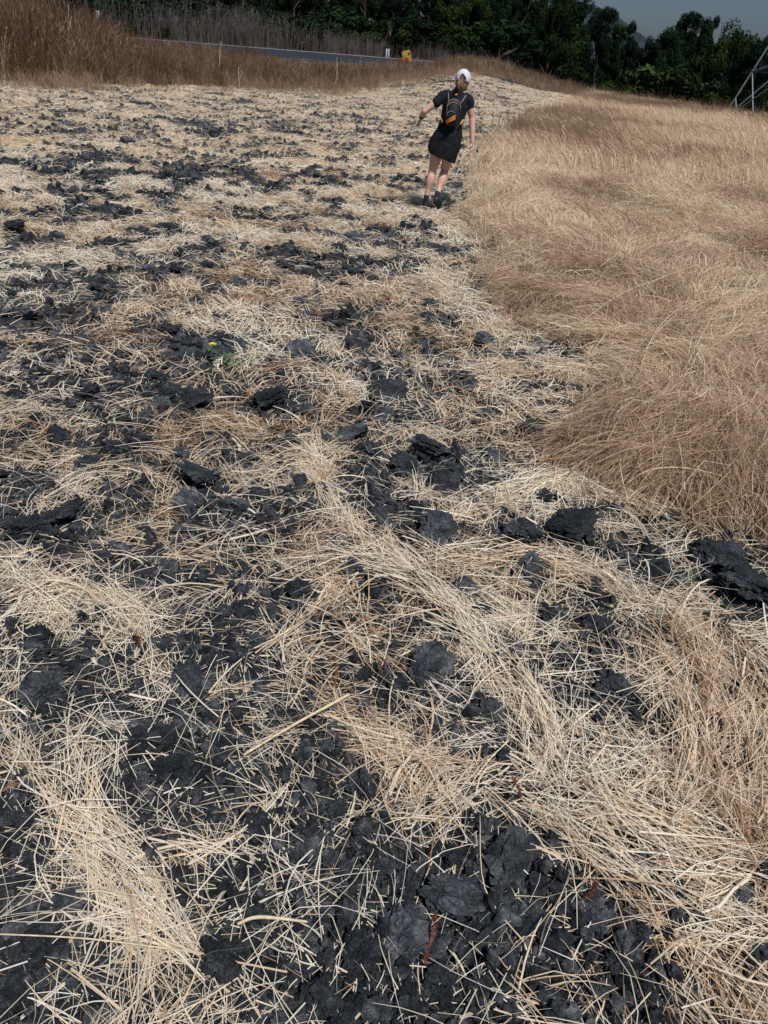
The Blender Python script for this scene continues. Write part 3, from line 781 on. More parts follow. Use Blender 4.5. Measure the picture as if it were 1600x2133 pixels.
ok = (cvp < .45) & (ppx > 0) & (ppx < 1600) & (ppy < 2133) & (in_field(P[:, 0], P[:, 1]) < .1)
for p in P[ok]:
    if k >= 290: break
    sz = random.uniform(.07, .13) * (1 + .06 * p[1]) * (.75 if p[1] < 2.5 else 1)
    if np.min(np.hypot(U[:, 0] - p[0], U[:, 1] - p[1]) - (U[:, 2] + sz) * .42) < 0: continue
    put_clod(p[0], p[1], sz, auto_label(p[0], p[1]), k); k += 1
    U = np.vstack([U, [p[0], p[1], sz]])
# crumbs: uncountable
def crumbs(name, vs, ymin, ymax, dens, smin, smax, label, thr=1.2):
    P = place(dens, ymin, ymax, lambda x, y, az: ((1 - coverage(x, y)) ** thr) * (1 - in_field(x, y)) * (np.hypot(x, y) < edge_r(az)))
    z = ground(P[:, 0], P[:, 1]); n = len(P)
    s1 = smin * (smax / smin) ** (rng.uniform(0, 1, n) ** 1.7) / 2
    scatter(name, vs, np.stack([P[:, 0], P[:, 1], z + s1 * .45], 1), rng.uniform(-.6, 6.28, (n, 3)), s1[:, None] * rng.uniform(.7, 1.15, (n, 3)), rng.integers(0, len(vs), n), label, 'soil'); print(name, n)
crumbs('soil_crumbs', SML, .5, 4.6, 5200, .005, .032, 'small dark crumbs of soil in the foreground')
crumbs('loose_soil', MED, .5, 5.0, 900, .02, .08, 'loose lumps of dark soil between the foreground straw')
crumbs('tilled_soil', MED, 4.6, 14, 200, .03, .12, 'rough dark tilled soil showing through the straw')
crumbs('far_tilled_soil', SML, 12, 56, 104, .06, .18, 'rows of dark tilled soil in the far field')

# ------------------------------------------------------------------ mesh builders for objects
def bm_obj(name, bm, mat, parent=None, smooth=True):
    me = bpy.data.meshes.new(name); bm.to_mesh(me); bm.free()
    if smooth: me.polygons.foreach_set('use_smooth', np.ones(len(me.polygons), dtype=bool))
    return obj(name, me, mat, parent)
def tube(bm, pts, rad, ns=10, flat=None, caps=True, ref=Vector((0, -1, 0))):
    """rings along pts; rad: list of r or (rx, ry); rx lies across, ry along ref"""
    pts = [Vector(p) for p in pts]; rings = []
    for i, p in enumerate(pts):
        a = pts[max(i - 1, 0)]; b = pts[min(i + 1, len(pts) - 1)]; t = (b - a).normalized()
        d = (ref - t * ref.dot(t))
        if d.length < 1e-3: d = Vector((1, 0, 0)) - t * t.x
        d.normalize(); s = t.cross(d).normalized()
        r = rad[i] if isinstance(rad, (list, tuple)) else rad
        rx, ry = r if isinstance(r, (list, tuple)) else (r, r)
        rings.append([bm.verts.new(p + s * rx * math.cos(2 * PI * k / ns) + d * ry * math.sin(2 * PI * k / ns)) for k in range(ns)])
    for i in range(len(rings) - 1):
        for k in range(ns):
            bm.faces.new((rings[i][k], rings[i][(k + 1) % ns], rings[i + 1][(k + 1) % ns], rings[i + 1][k]))
    if caps:
        bm.faces.new(rings[0][::-1]); bm.faces.new(rings[-1])
    return rings
def capsule(bm, pts, rad, ns=12, ref=Vector((0, -1, 0)), sub=6):
    """smooth tapered limb with rounded ends (for remeshing)"""
    pts = [Vector(p) for p in pts]; rad = [r if isinstance(r, (list, tuple)) else (r, r) for r in rad]
    P, Q = [], []
    n = len(pts)
    def cr_(a, b, c, d, t): return .5 * ((2 * b) + (c - a) * t + (2 * a - 5 * b + 4 * c - d) * t * t + (-a + 3 * b - 3 * c + d) * t ** 3)
    for i in range(n - 1):
        a, b, c, d = pts[max(i - 1, 0)], pts[i], pts[i + 1], pts[min(i + 2, n - 1)]
        ra, rb, rc_, rd = rad[max(i - 1, 0)], rad[i], rad[i + 1], rad[min(i + 2, n - 1)]
        for k in range(sub):
            t = k / sub; P.append(cr_(a, b, c, d, t)); Q.append((cr_(ra[0], rb[0], rc_[0], rd[0], t), cr_(ra[1], rb[1], rc_[1], rd[1], t)))
    P.append(pts[-1]); Q.append(rad[-1])
    t0 = (P[0] - P[1]).normalized(); t1 = (P[-1] - P[-2]).normalized()
    A, B = [], []
    for k in range(1, 5):
        a = k / 5 * PI / 2; m0 = min(Q[0]); m1 = min(Q[-1])
        A.insert(0, (P[0] + t0 * m0 * math.sin(a), (Q[0][0] * math.cos(a), Q[0][1] * math.cos(a))))
        B.append((P[-1] + t1 * m1 * math.sin(a), (Q[-1][0] * math.cos(a), Q[-1][1] * math.cos(a))))
    al = A + list(zip(P, Q)) + B
    tube(bm, [a[0] for a in al], [a[1] for a in al], ns, ref=ref)
def box(bm, c, s, rot=None):
    m = Matrix.LocRotScale(Vector(c), rot, Vector(s)); bmesh.ops.create_cube(bm, size=1, matrix=m)
def beam(bm, a, b, w, h=None):
    a, b = Vector(a), Vector(b); d = b - a
    q = d.to_track_quat('Z', 'Y'); box(bm, (a + b) / 2, (w, h or w, d.length), q)
def zt(x, y): return float(base_z(np.array([float(x)]), np.array([float(y)]))[0])

# ------------------------------------------------------------------ road
M_ASPH = simple('asphalt', (.028, .036, .046), .85, .15, 60, bump=.2)
M_PAINT = simple('road_paint', (.40, .40, .42), .6, .12, 25, bump=.05)
M_SHOULD = simple('dirt_shoulder', (.22, .16, .11), .95, .25, 9, bump=.4)
def rz(y): return ROAD_Z0 + (ROAD_Z1 - ROAD_Z0) * (y - ROAD_Y0) / (ROAD_Y1 - ROAD_Y0)
def rx_drop(x, y): return float(ground(np.array([float(x)]), np.array([float(y)]), False)[0])
def strip(name, y0, y1, dz, mat, x0=-70, x1=2.6, n=80):
    V = []; F = []
    for i in range(n + 1):
        x = x0 + (x1 - x0) * i / n
        z0 = min(rz(max(y0, ROAD_Y0)), zt(x, y0) + 1e-3 if x > 2 else 9); z1 = min(rz(min(y1, ROAD_Y1)), zt(x, y1) + 1e-3 if x > 2 else 9)
        V += [(x, y0, z0 + dz), (x, y1, z1 + dz)]
        if i: b = 2 * i; F.append((b - 2, b, b + 1, b - 1))
    o = obj(name, np_mesh(name, np.array(V), np.array(F)), mat); tag(o, kind='structure'); return o
strip('road_shoulder', ROAD_Y0 - .0, ROAD_Y0 + 1.2, .06, M_SHOULD)
strip('road', ROAD_Y0 + .9, ROAD_Y1 - .1, .09, M_ASPH)
strip('road_edge_line', ROAD_Y1 - .62, ROAD_Y1 - .30, .097, M_PAINT)
strip('road_edge_line', ROAD_Y0 + 1.25, ROAD_Y0 + 1.4, .097, M_PAINT)

# ------------------------------------------------------------------ trees
def crown_mesh(name, rx, ry, rz_, z0, nclump, nleaf, lsize, mat, seed, droop=.2):
    r = np.random.default_rng(seed)
    # lobes on a dome, leaf clumps over the lobes
    lob = []
    for i in range(nclump):
        u = r.uniform(-1, 1); a = r.uniform(0, 2 * PI); q = r.uniform(.45, 1.0) ** .5
        s = math.sqrt(max(0, 1 - u * u)); taper = 1 - .35 * max(u, 0)
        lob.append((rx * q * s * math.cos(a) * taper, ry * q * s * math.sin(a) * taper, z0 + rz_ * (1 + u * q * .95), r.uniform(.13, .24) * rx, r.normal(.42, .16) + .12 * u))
    lob = np.array(lob)
    idx = r.integers(0, nclump, nleaf)
    d = r.normal(0, 1, (nleaf, 3)); d /= np.linalg.norm(d, axis=1)[:, None]; rad = r.uniform(.3, 1, nleaf) ** .5
    C = lob[idx, :3] + d * (rad * lob[idx, 3])[:, None]
    C[:, 2] -= droop * np.abs(r.normal(0, 1, nleaf)) * lob[idx, 3]
    nrm = d + r.normal(0, .6, (nleaf, 3)); nrm /= np.linalg.norm(nrm, axis=1)[:, None]
    t = np.cross(nrm, r.normal(0, 1, (nleaf, 3))); t /= np.linalg.norm(t, axis=1)[:, None]; b = np.cross(nrm, t)
    s = (lsize * r.uniform(.5, 1.2, nleaf))[:, None]
    V = np.stack([C - t * s, C - b * s * .45, C + t * s, C + b * s * .45], 1).reshape(-1, 3)
    F = np.arange(nleaf * 4).reshape(-1, 4)
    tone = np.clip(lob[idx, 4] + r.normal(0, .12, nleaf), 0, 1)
    me = np_mesh(name, V, F, False, {'tone': np.repeat(tone, 4)}); me.materials.append(mat); me['htop'] = float(V[:, 2].max())
    return me, lob
def trunk_mesh(name, h, r0, lob, seed, lean=.05):
    rr = random.Random(seed); bm = bmesh.new()
    pts = [(0, 0, -.6)]; rad = [r0 * 1.25]
    x = y = 0
    for i in range(1, 7):
        x += rr.gauss(0, lean) * h / 6; y += rr.gauss(0, lean) * h / 6; pts.append((x, y, h * i / 6)); rad.append(r0 * (1 - .13 * i))
    tube(bm, pts, rad, 8)
    top = sorted(range(len(lob)), key=lambda i: rr.random())[:14]
    for i in top:
        e = Vector(lob[i, :3]); zz = min(h * .95, max(h * .3, e.z * .62)); f = zz / h * 6; k = min(int(f), 5)
        s0 = Vector(pts[k + 0]).lerp(Vector(pts[min(k + 1, 6)]), f - k)
        mid = s0.lerp(e, .5) + Vector((rr.gauss(0, .15), rr.gauss(0, .15), rr.uniform(.0, .5)))
        tube(bm, [s0, mid, e], [r0 * .38, r0 * .22, r0 * .08], 5)
    me = bpy.data.meshes.new(name); bm.to_mesh(me); bm.free(); me.materials.append(M_BARK); return me
TV = []
for k, (rx_, rzz, z0, mt) in enumerate([(3.4, 4.6, .6, M_LEAF), (3.0, 5.0, .9, M_LEAF), (3.8, 4.2, .4, M_LEAF2), (2.6, 4.9, 1.2, M_LEAF), (3.2, 4.4, .5, M_LEAF)]):
    cm, lob = crown_mesh('crown', rx_, rx_, rzz, z0, 70, 22000, .135, mt, 100 + k); TV.append((cm, trunk_mesh('trunk', 2 * rzz * .8, .26, lob, k)))
BV = []
for k in range(3):
    cm, lob = crown_mesh('crown', 1.5, 1.5, 1.15, -.1, 34, 3600, .14, (M_LEAF2, M_LEAF, M_LEAF2)[k], 200 + k); BV.append((cm, trunk_mesh('trunk', 1.4, .07, lob, 30 + k)))
def tree(name, x, y, H, vi, label, group, cat='tree', V=TV, base=None, fat=1.0, z=None):
    cm, tm = V[vi]; zz = zt(x, y) if z is None else z
    o = empty(name, (x, y, zz), random.uniform(0, 6.28))
    h0 = cm["htop"]; s = H / h0; o.scale = (s * fat, s * fat, s)
    c = obj('crown', cm, None, o); t = obj('trunk', tm, None, o)
    tag(o, label, cat, group); return o
def tree_px(px, pyt, dist, vi, label, fat=1.0, name='broadleaf_tree', group='dark trees along the creek'):
    p = at_r(px, pyt, dist); z = zt(p.x, p.y)
    return tree(name, p.x, p.y, p.z - z, vi, label, group, fat=fat)
TREES = [
    # px, py of top, distance, variant, width factor, label
    (1395, 48, 88, 0, .8, 'rounded dark tree right of the dip in the skyline'),
    (1352, 72, 92, 3, .75, 'low narrow tree in the dip of the skyline'),
    (1442, 22, 96, 1, .72, 'tallest dark tree of the right hand group against the sky'),
    (1488, 28, 99, 4, .62, 'slim domed tree just right of the tallest tree of the group'),
    (1545, 34, 90, 2, .85, 'broad peaked tree above the lattice pylon leg'),
    (1600, 68, 86, 0, .8, 'tree cut by the right edge of the photo above the pylon'),
    (1660, 60, 92, 1, .9, 'tree beyond the right edge above the pylon'),
    (1305, 40, 96, 4, .8, 'dark tree on the falling skyline left of the dip'),
    (1262, 12, 92, 1, .8, 'dark tree below the blue far hill'),
    (1222, -12, 86, 0, .8, 'tall dark tree at the left end of the open sky'),
    (1165, -50, 80, 2, .8, 'lighter olive tree left of the open sky'),
    (1105, -60, 76, 3, .9, 'dark tree up the slope from the head of the walker'),
    (1040, -70, 74, 4, .9, 'dense dark tree behind the end of the ploughed field'),
    (975, -80, 72, 2, .9, 'light green tree above the cap of the walker'),
    (905, -90, 73, 0, .95, 'green tree right above the yellow road sign'),
    (835, -90, 71, 1, .95, 'dark tree behind the white marker post next to the yellow sign'),
    (765, -90, 72, 2, .95, 'olive green tree behind the middle of the road'),
    (690, -90, 70, 4, .95, 'dark tree behind the road, above the white box in the grass'),
    (615, -90, 71, 2, .95, 'yellowish green tree above the grey weeds'),
    (540, -90, 71, 0, .95, 'dark tree behind the tallest grey weeds'),
    (465, -90, 70, 1, .95, 'dark tree behind the left part of the grey weeds'),
    (385, -90, 72, 3, 1.1, 'dark tree behind the green roadside shrubs'),
    (300, -90, 71, 4, 1.0, 'dark tree right of the left white marker post'),
    (215, -90, 71, 2, 1.0, 'olive tree behind the left white marker post'),
    (130, -90, 72, 0, 1.0, 'tree behind the tallest reddish grass at left'),
    (45, -90, 71, 1, 1.0, 'tree behind the reddish grass at the left edge'),
    (-40, -90, 71, 4, 1.0, 'tree beyond the left edge behind the reddish grass'),
]
for px, py, d, v, fat, lab in TREES: tree_px(px, py, d, v, lab, fat)
# second row, seen only through the gaps
for i in range(24):
    px = -60 + i * 72; d = (84 if px < 1050 else 106) + random.uniform(-2, 3)
    py = -100 if px < 1150 else np.interp(px, [1150, 1250, 1330, 1400, 1480, 1600], [-20, 45, 95, 80, 60, 85])
    tree_px(px, float(py), d, i % 5, 'dark tree filling the gap behind the first row of creek trees', 1.0, 'backing_tree', 'second row of trees behind the creek trees')
# understorey
SH = [(1405, 128, 66, 0, 2.0, 'wide rounded green bush in front of the right hand trees'), (1465, 150, 66, 2, 1.4, 'low green bush right of the wide rounded bush'), (1345, 168, 68, 1, 1.2, 'dark bush left of the wide rounded bush')]
for px, py, d, v, fat, lab in SH:
    p = at_r(px, py, d); z = zt(p.x, p.y); tree('green_bush', p.x, p.y, p.z - z, v, lab, None, 'bush', BV, fat=fat * .75)
for i in range(30):
    px = -60 + i * 58; d = (64.5 if px < 1050 else 82) + random.uniform(0, 4); p = at_r(px, 100, d)
    tree('dark_shrub', p.x, p.y, random.uniform(2.0, 3.4) * (1 if px < 1050 else 1.7), i % 3 if px > 650 else 1, 'dark shrub of the undergrowth at the foot of the trees', 'undergrowth shrubs below the trees', 'shrub', BV, fat=1.5)
for px, py, lab in ((215, 50, 'green roadside shrub under the left white marker post'), (270, 56, 'green roadside shrub right of the left white marker post'), (345, 62, 'low green shrub just above the bright road line'), (500, 70, 'small green shrub among the grey weeds'), (725, 98, 'low green shrub on the far verge right of the grey weeds')):
    p = at_r(px, py - 8, 62.5); tree('verge_shrub', p.x, p.y, max(.8, p.z - zt(p.x, p.y)), 0, lab, None, 'shrub', BV, fat=1.0)

# ------------------------------------------------------------------ hills
M_HILL = simple('hazy_wooded_hill', (.022, .036, .044), .95, .35, .12, bump=.3)  # blue distance haze is put into the forest colour
def hill(name, pts, dist, depth):
    V, F = [], []; n = 60; m = 10
    pxs = np.linspace(pts[0][0], pts[-1][0], n); pys = np.interp(pxs, [p[0] for p in pts], [p[1] for p in pts])
    for i in range(n):
        top = at_r(pxs[i], pys[i], dist); top.z += 2.2 * (mnoise.fractal(Vector((i * .45, dist, 0)), 1, 2, 4))
        dr = Vector((top.x, top.y, 0)).normalized()
        for j in range(m):
            t = j / (m - 1); s = t * t * (3 - 2 * t); zz = -8 + (top.z + 8) * s
            q = dr * (dist - depth * (1 - t)); V.append((q.x, q.y, zz + (1.6 * mnoise.noise(Vector((i * .8, j * .9, 3))) if 0 < j < m - 1 else 0)))
        q = dr * (dist + depth); V.append((q.x, q.y, -8))
    m += 1
    for i in range(n - 1):
        for j in range(m - 1): a = i * m + j; F.append((a, a + 1, a + m + 1, a + m))
    o = obj(name, np_mesh(name, np.array(V), np.array(F), True), M_HILL); tag(o, kind='structure')
hill('hill', [(900, -120), (1100, -60), (1180, -25), (1225, 8), (1262, 24), (1290, 38), (1320, 62), (1350, 80), (1420, 100), (1700, 120)], 420, 160)


# ------------------------------------------------------------------ road furniture
M_WHITE = simple('white_plastic', (.42, .45, .48), .5, .04, 10, bump=.02)
M_DK = simple('black_plastic', (.03, .03, .035), .5, .1, 20)
M_YEL = simple('yellow_sheeting', (.52, .33, .06), .45, .08, 6, bump=.02)
M_RED = simple('red_reflector', (.45, .02, .03), .35, .1, 30, bump=.02)
M_GALV = simple('galvanised_steel', (.17, .20, .22), .5, .15, 6, metal=.2, bump=.05)
M_GALVD = simple('weathered_steel', (.08, .11, .13), .6, .15, 6, metal=.3, bump=.05)
def marker(px, py, y, h, lab):
    p = at_y(px, py, y); z = zt(p.x, p.y) if y > ROAD_Y1 else rz(y); h = p.z - z
    e = empty('marker_post', (p.x, p.y, z))
    bm = bmesh.new(); box(bm, (0, 0, h / 2 - .15), (.05, .035, h + .3)); bm_obj('post', bm, M_GALVD, e, False)
    for s in (-1, 1):
        bm = bmesh.new(); box(bm, (s * .075, -.03, h - .42), (.09, .02, .86)); bmesh.ops.bevel(bm, geom=bm.edges, offset=.008, segments=2, affect='EDGES'); bm_obj('reflector_plate', bm, M_WHITE, e)
    tag(e, lab, 'marker post', None)
marker(203, 22, 59.3, 1.6, 'pale marker post at the far left standing above green shrubs')
marker(808, 102, 59.3, 1.2, 'small pale marker post just left of the yellow sign')
# yellow diamond sign with round reflectors, leaning
p = at_y(848, 120, 56.5)
e = empty('warning_sign', (p.x, p.y, zt(p.x, p.y)))
hh = p.z - zt(p.x, p.y)
bm = bmesh.new(); box(bm, (0, .03, hh / 2 - .3), (.06, .05, hh + .5)); bm_obj('post', bm, M_GALVD, e, False)
ang = R(45 - 23)
bm = bmesh.new(); box(bm, (0, -.012, hh), (.55, .012, .80), Matrix.Rotation(R(-14), 3, 'Y').to_quaternion()); bmesh.ops.bevel(bm, geom=[ed for ed in bm.edges if abs((ed.verts[0].co - ed.verts[1].co).y) > .005], offset=.06, segments=3, affect='EDGES'); bm_obj('sign_panel', bm, M_YEL, e, False)
for dx, dz, r, mt in ((-.03, -.12, .14, M_RED), (.12, .22, .075, M_DK)):
    bm = bmesh.new(); bmesh.ops.create_cone(bm, cap_ends=True, segments=20, radius1=r, radius2=r * .85, depth=.02, matrix=Matrix.Translation((dx, -.03, hh + dz)) @ Matrix.Rotation(PI / 2, 4, 'X')); bm_obj('reflector', bm, mt, e, False)
tag(e, 'tilted yellow roadside sign with one red and one dark round reflector', 'road sign')
# white box in the grass
p = at_y(695, 150, 49.2); zz = zt(p.x, p.y); e = empty('utility_marker', (p.x, p.y, zz))
h = p.z - zz + .25
bm = bmesh.new(); box(bm, (0, 0, h / 2 - .1), (.06, .06, h)); bm_obj('post', bm, M_GALVD, e, False)
bm = bmesh.new(); box(bm, (0, -.06, h - .25), (.30, .06, .42)); bmesh.ops.bevel(bm, geom=bm.edges, offset=.01, segments=1, affect='EDGES'); bm_obj('plate', bm, M_WHITE, e, False)
tag(e, 'small pale square plate on a post in the tall grass before the road', 'marker')

# ------------------------------------------------------------------ lattice pylon
f0 = at_r(1500, 252, 50.0); zb = f0.z
view = Vector((f0.x, f0.y, 0)).normalized(); side = Vector((view.y, -view.x, 0))
ctr = Vector((f0.x, f0.y, 0)) + side * 4.0 + view * .8
e = empty('lattice_pylon', (ctr.x, ctr.y, zb), math.atan2(side.y, side.x))
def hw(z): return 4.0 - z * .375 if z < 8 else max(1.0 - (z - 8) * .045, .35)
def corner(i, z):
    a = i * PI / 2 + PI + R(8); return Vector((math.cos(a) * hw(z), math.sin(a) * hw(z), z))
LV = [0, 1.15, 2.4, 3.6, 4.8, 6.2, 8, 10, 12, 14.2, 16.5, 19, 22]
for i in range(4):
    for a, b in zip(LV[:-1], LV[1:]):
        bm = bmesh.new(); beam(bm, corner(i, a - (1.2 if a == 0 else 0)), corner(i, b), .08 if a < 8 else .07); bm_obj('leg_section', bm, M_GALV, e, False)
    j = (i + 1) % 4
    def strut(a, b, w, m): bm = bmesh.new(); beam(bm, a, b, w, w * .7); bm_obj('brace', bm, m, e, False)
    foot_mid = (corner(i, 0) + corner(j, 0)) / 2
    # panel face: K bracing
    strut(corner(i, 2.4), corner(j, 2.4), .07, M_GALVD); strut(corner(i, 3.6), corner(j, 3.6), .06, M_GALVD)
    mid = (corner(i, 2.4) + corner(j, 2.4)) / 2
    strut(corner(i, 0), mid, .06, M_GALV); strut(corner(j, 0), mid, .06, M_GALV)
    q1 = corner(i, 0).lerp(corner(j, 0), .18); q2 = corner(i, 0).lerp(corner(j, 0), .36)
    strut(corner(i, 1.15), q1 * 1.0, .05, M_GALV); strut(corner(i, 2.4), q2, .055, M_GALV)
    q1 = corner(j, 0).lerp(corner(i, 0), .18); strut(corner(j, 1.15), q1, .05, M_GALV)
    for a, b in zip(LV[2:-1], LV[3:]):
        strut(corner(i, a), corner(j, b), .05, M_GALV); strut(corner(j, a), corner(i, b), .05, M_GALVD)
    for z_ in LV[5:]: strut(corner(i, z_), corner(j, z_), .05, M_GALVD)
for z_, l in ((16.5, 4.2), (19, 3.4), (22, 2.6)):
    for s_ in (-1, 1):
        bm = bmesh.new(); beam(bm, (0, 0, z_), (s_ * l, 0, z_ + .3), .1); beam(bm, (0, 0, z_ - .9), (s_ * l, 0, z_ + .25), .07); bm_obj('crossarm', bm, M_GALV, e, False)
tag(e, 'splayed grey steel lattice pylon leg standing behind the crest', 'pylon')

# ------------------------------------------------------------------ the walker
ZX = lambda zx, zy: (800 + zx / 5.7143, 120 + zy / 5.7143)
fp = at_z(*ZX(470, 1800), .03); D = fp.y
def J(zx, zy, dy=0.0): return at_y(*ZX(zx, zy), D + dy)
person = empty('person', (fp.x, D, 0))
tag(person, 'woman in black T-shirt, black skirt and white cap walking away along the field edge', 'person')
def skin_mat(name, col):
    m, n, b = mat_new(name); no = N(n, 'ShaderNodeTexNoise'); no.inputs['Scale'].default_value = 12; tc = N(n, 'ShaderNodeTexCoord'); n.links.new(tc.outputs['Object'], no.inputs['Vector'])
    rp = ramp(n, [(.3, tuple(c * .85 for c in col)), (.7, tuple(min(1, c * 1.1) for c in col))]); n.links.new(no.outputs[0], rp.inputs[0]); n.links.new(rp.outputs[0], b.inputs['Base Color'])
    b.inputs['Roughness'].default_value = .5; b.inputs['Subsurface Weight'].default_value = .15; b.inputs['Subsurface Radius'].default_value = (.02, .008, .004); b.inputs['Subsurface Scale'].default_value = .5
    return m
M_SKIN = skin_mat('skin', (.70, .43, .34))
M_SHIRT = simple('black_knit', (.012, .014, .018), .9, .2, 90, bump=.1)
M_SKIRT = simple('black_skirt_cloth', (.009, .011, .015), .85, .2, 40, bump=.15)
M_CAP = simple('white_cap_cloth', (.72, .73, .78), .85, .04, 60, bump=.05)
M_HAIR = simple('blonde_hair', (.20, .13, .065), .55, .35, 45, bump=.4)
M_PACK = simple('navy_pack_nylon', (.015, .022, .035), .6, .25, 50, bump=.1)
M_ORNG = simple('orange_cord', (.62, .22, .035), .6, .15, 60, bump=.1)
M_TAN = simple('tan_piping', (.28, .21, .13), .7, .1, 30)
M_GREYS = simple('grey_strap', (.20, .23, .26), .7, .1, 30)
M_SOCK = simple('dark_sock', (.035, .025, .040), .9, .2, 80)
M_SHOE = simple('grey_shoe', (.03, .032, .038), .7, .3, 40)
M_TEAL = simple('teal_sole', (.012, .06, .058), .6, .2, 30)
WORLD = person.matrix_world.copy()
def body_part(name, bm, mat, parent=person, voxel=None, smooth_it=6):
    bmesh.ops.recalc_face_normals(bm, faces=bm.faces)
    for v in bm.verts: v.co -= Vector((fp.x, D, 0)) 
    o = bm_obj(name, bm, mat, parent)
    if voxel:
        md = o.modifiers.new('remesh', 'REMESH'); md.mode = 'VOXEL'; md.voxel_size = voxel; md.use_smooth_shade = True
        ms = o.modifiers.new('smooth', 'SMOOTH'); ms.iterations = smooth_it; ms.factor = .5
    return o
bm = bmesh.new()
# torso, neck and head
neck = J(905, 400, .02); chest = J(850, 560); waist = J(800, 790); hip = J(745, 950); head = J(932, 285, .05)
capsule(bm, [hip, J(775, 870), waist, J(825, 670), chest, J(870, 480)], [(.155, .12), (.145, .105), (.115, .095), (.13, .10), (.145, .11), (.12, .09)], 18)
capsule(bm, [J(870, 470), J(890, 420, .01), J(915, 350, .04)], [.075, .055, .055], 12)
capsule(bm, [head + Vector((-.004, 0, -.035)), head + Vector((.004, .005, .045))], [(.072, .085), (.070, .088)], 16)
# face, turned away: jaw, nose, ears
capsule(bm, [head + Vector((0, .03, -.05)), head + Vector((0, .055, -.09))], [.05, .035], 10)
capsule(bm, [head + Vector((0, .09, .0)), head + Vector((0, .108, -.025))], [.010, .014], 8)
for s_ in (-1, 1): capsule(bm, [head + Vector((s_ * .076, .0, -.01)), head + Vector((s_ * .079, -.004, -.045))], [.013, .009], 8)
# arms
sL, eL, wL = J(730, 455), J(480, 640, -.02), J(445, 715, .10)
sR, eR, wR = J(1000, 495), J(1050, 715, .02), J(1052, 1010, -.04)
capsule(bm, [J(850, 470), sL, sL.lerp(eL, .5), eL], [.055, .056, .046, .038], 12)
capsule(bm, [eL, eL.lerp(wL, .4), wL], [.040, .038, .026], 12)
capsule(bm, [J(900, 480), sR, sR.lerp(eR, .5), eR], [.055, .058, .050, .040], 12)
capsule(bm, [eR, eR.lerp(wR, .3), wR], [.041, .041, .027], 12)
def hand(w, d, pn, curl, sc_=1.0):
    """palm and five fingers; d direction of the hand, pn palm normal"""
    d = d.normalized(); pn = (pn - d * pn.dot(d)).normalized(); s = d.cross(pn)
    pm = w + d * .075
    capsule(bm, [w, w + d * .04, pm], [(.026, .018), (.036, .016), (.038, .014)], 12, ref=pn)
    for i, (o_, l) in enumerate(((-.030, .062), (-.010, .072), (.010, .068), (.029, .052))):
        a = pm + s * o_ ; q = [a]; dd = d.copy(); 
        for k in range(3):
            dd = (Matrix.Rotation(curl * (1 + .15 * k), 3, s) @ dd).normalized(); q.append(q[-1] + dd * l * (.45, .32, .25)[k])
        capsule(bm, q, [.0095, .009, .0085, .0075], 8, ref=pn)
    a = w + d * .025 - s * .030; q = [a, a + (d * .6 - s * .8 + pn * .2).normalized() * .034, a + (d * .9 - s * .55 + pn * .5).normalized() * .062]
    capsule(bm, q, [.013, .0105, .009], 8, ref=pn)
hand(wL, J(410, 800, .16) - wL, Vector((1, .3, 0)), -.25)
hand(wR, J(1022, 1095, -.02) - wR, Vector((-1, .2, 0)), -.95)
# legs
hL, kL, aL = J(672, 1010), J(578, 1340, .02), J(503, 1672, -.02)
hR, kR, aR = J(800, 1020), J(722, 1340, .10), J(632, 1640, -.10)
capsule(bm, [hip + Vector((-.05, 0, 0)), hL, hL.lerp(kL, .55), kL, kL.lerp(aL, .32) + Vector((.0, -.015, 0)), kL.lerp(aL, .7), aL, J(498, 1730, -.01)], [.09, .092, .078, .056, .058, .040, .033, .036], 14)
capsule(bm, [hip + Vector((.05, 0, 0)), hR, hR.lerp(kR, .55), kR, kR.lerp(aR, .32) + Vector((.0, -.02, 0)), kR.lerp(aR, .7), aR, J(618, 1700, -.12)], [.09, .090, .076, .055, .058, .040, .033, .036], 14)
body_part('body', bm, M_SKIN, voxel=.0065, smooth_it=5)
# shirt
bm = bmesh.new()
capsule(bm, [J(765, 900), J(785, 830), J(800, 770), J(828, 670), chest, J(868, 480), J(882, 420)], [(.165, .128), (.155, .12), (.148, .11), (.155, .118), (.165, .128), (.142, .110), (.085, .085)], 20)
capsule(bm, [J(850, 470), sL, sL.lerp(eL, .42)], [.064, .066, .062], 14)
capsule(bm, [J(900, 490), sR, sR.lerp(eR, .36)], [.064, .068, .062], 14)
sh = body_part('shirt', bm, M_SHIRT, voxel=.008, smooth_it=4)
FT = bpy.data.textures.new('cloth_folds', 'CLOUDS'); FT.noise_scale = .11; FT.noise_depth = 2
md = sh.modifiers.new('folds', 'DISPLACE'); md.texture = FT; md.strength = .035; md.mid_level = .5
# skirt: flared, open below, with folds
bm = bmesh.new(); rings = []
cen = [J(795, 790), J(780, 860), J(744, 950), J(718, 1040), J(694, 1120), J(678, 1190)]
rad = [(.150, .12), (.172, .135), (.205, .15), (.214, .16), (.206, .16), (.176, .15)]
for i, (c, r_) in enumerate(zip(cen, rad)):
    ring = []
    for k in range(40):
        a = 2 * PI * k / 40; f = 1 + .03 * math.sin(a * 5 + 1) * i / 5 + .02 * math.sin(a * 9) * i / 5
        z_ = 0
        if i == 5: z_ = -.060 * math.cos(a)
        if i == 4: z_ = -.03 * math.cos(a)
        ring.append(bm.verts.new(c + Vector((r_[0] * f * math.cos(a), r_[1] * f * math.sin(a), z_))))
    rings.append(ring)
for i in range(5):
    for k in range(40): bm.faces.new((rings[i][k], rings[i][(k + 1) % 40], rings[i + 1][(k + 1) % 40], rings[i + 1][k]))
sk = body_part('skirt', bm, M_SKIRT)
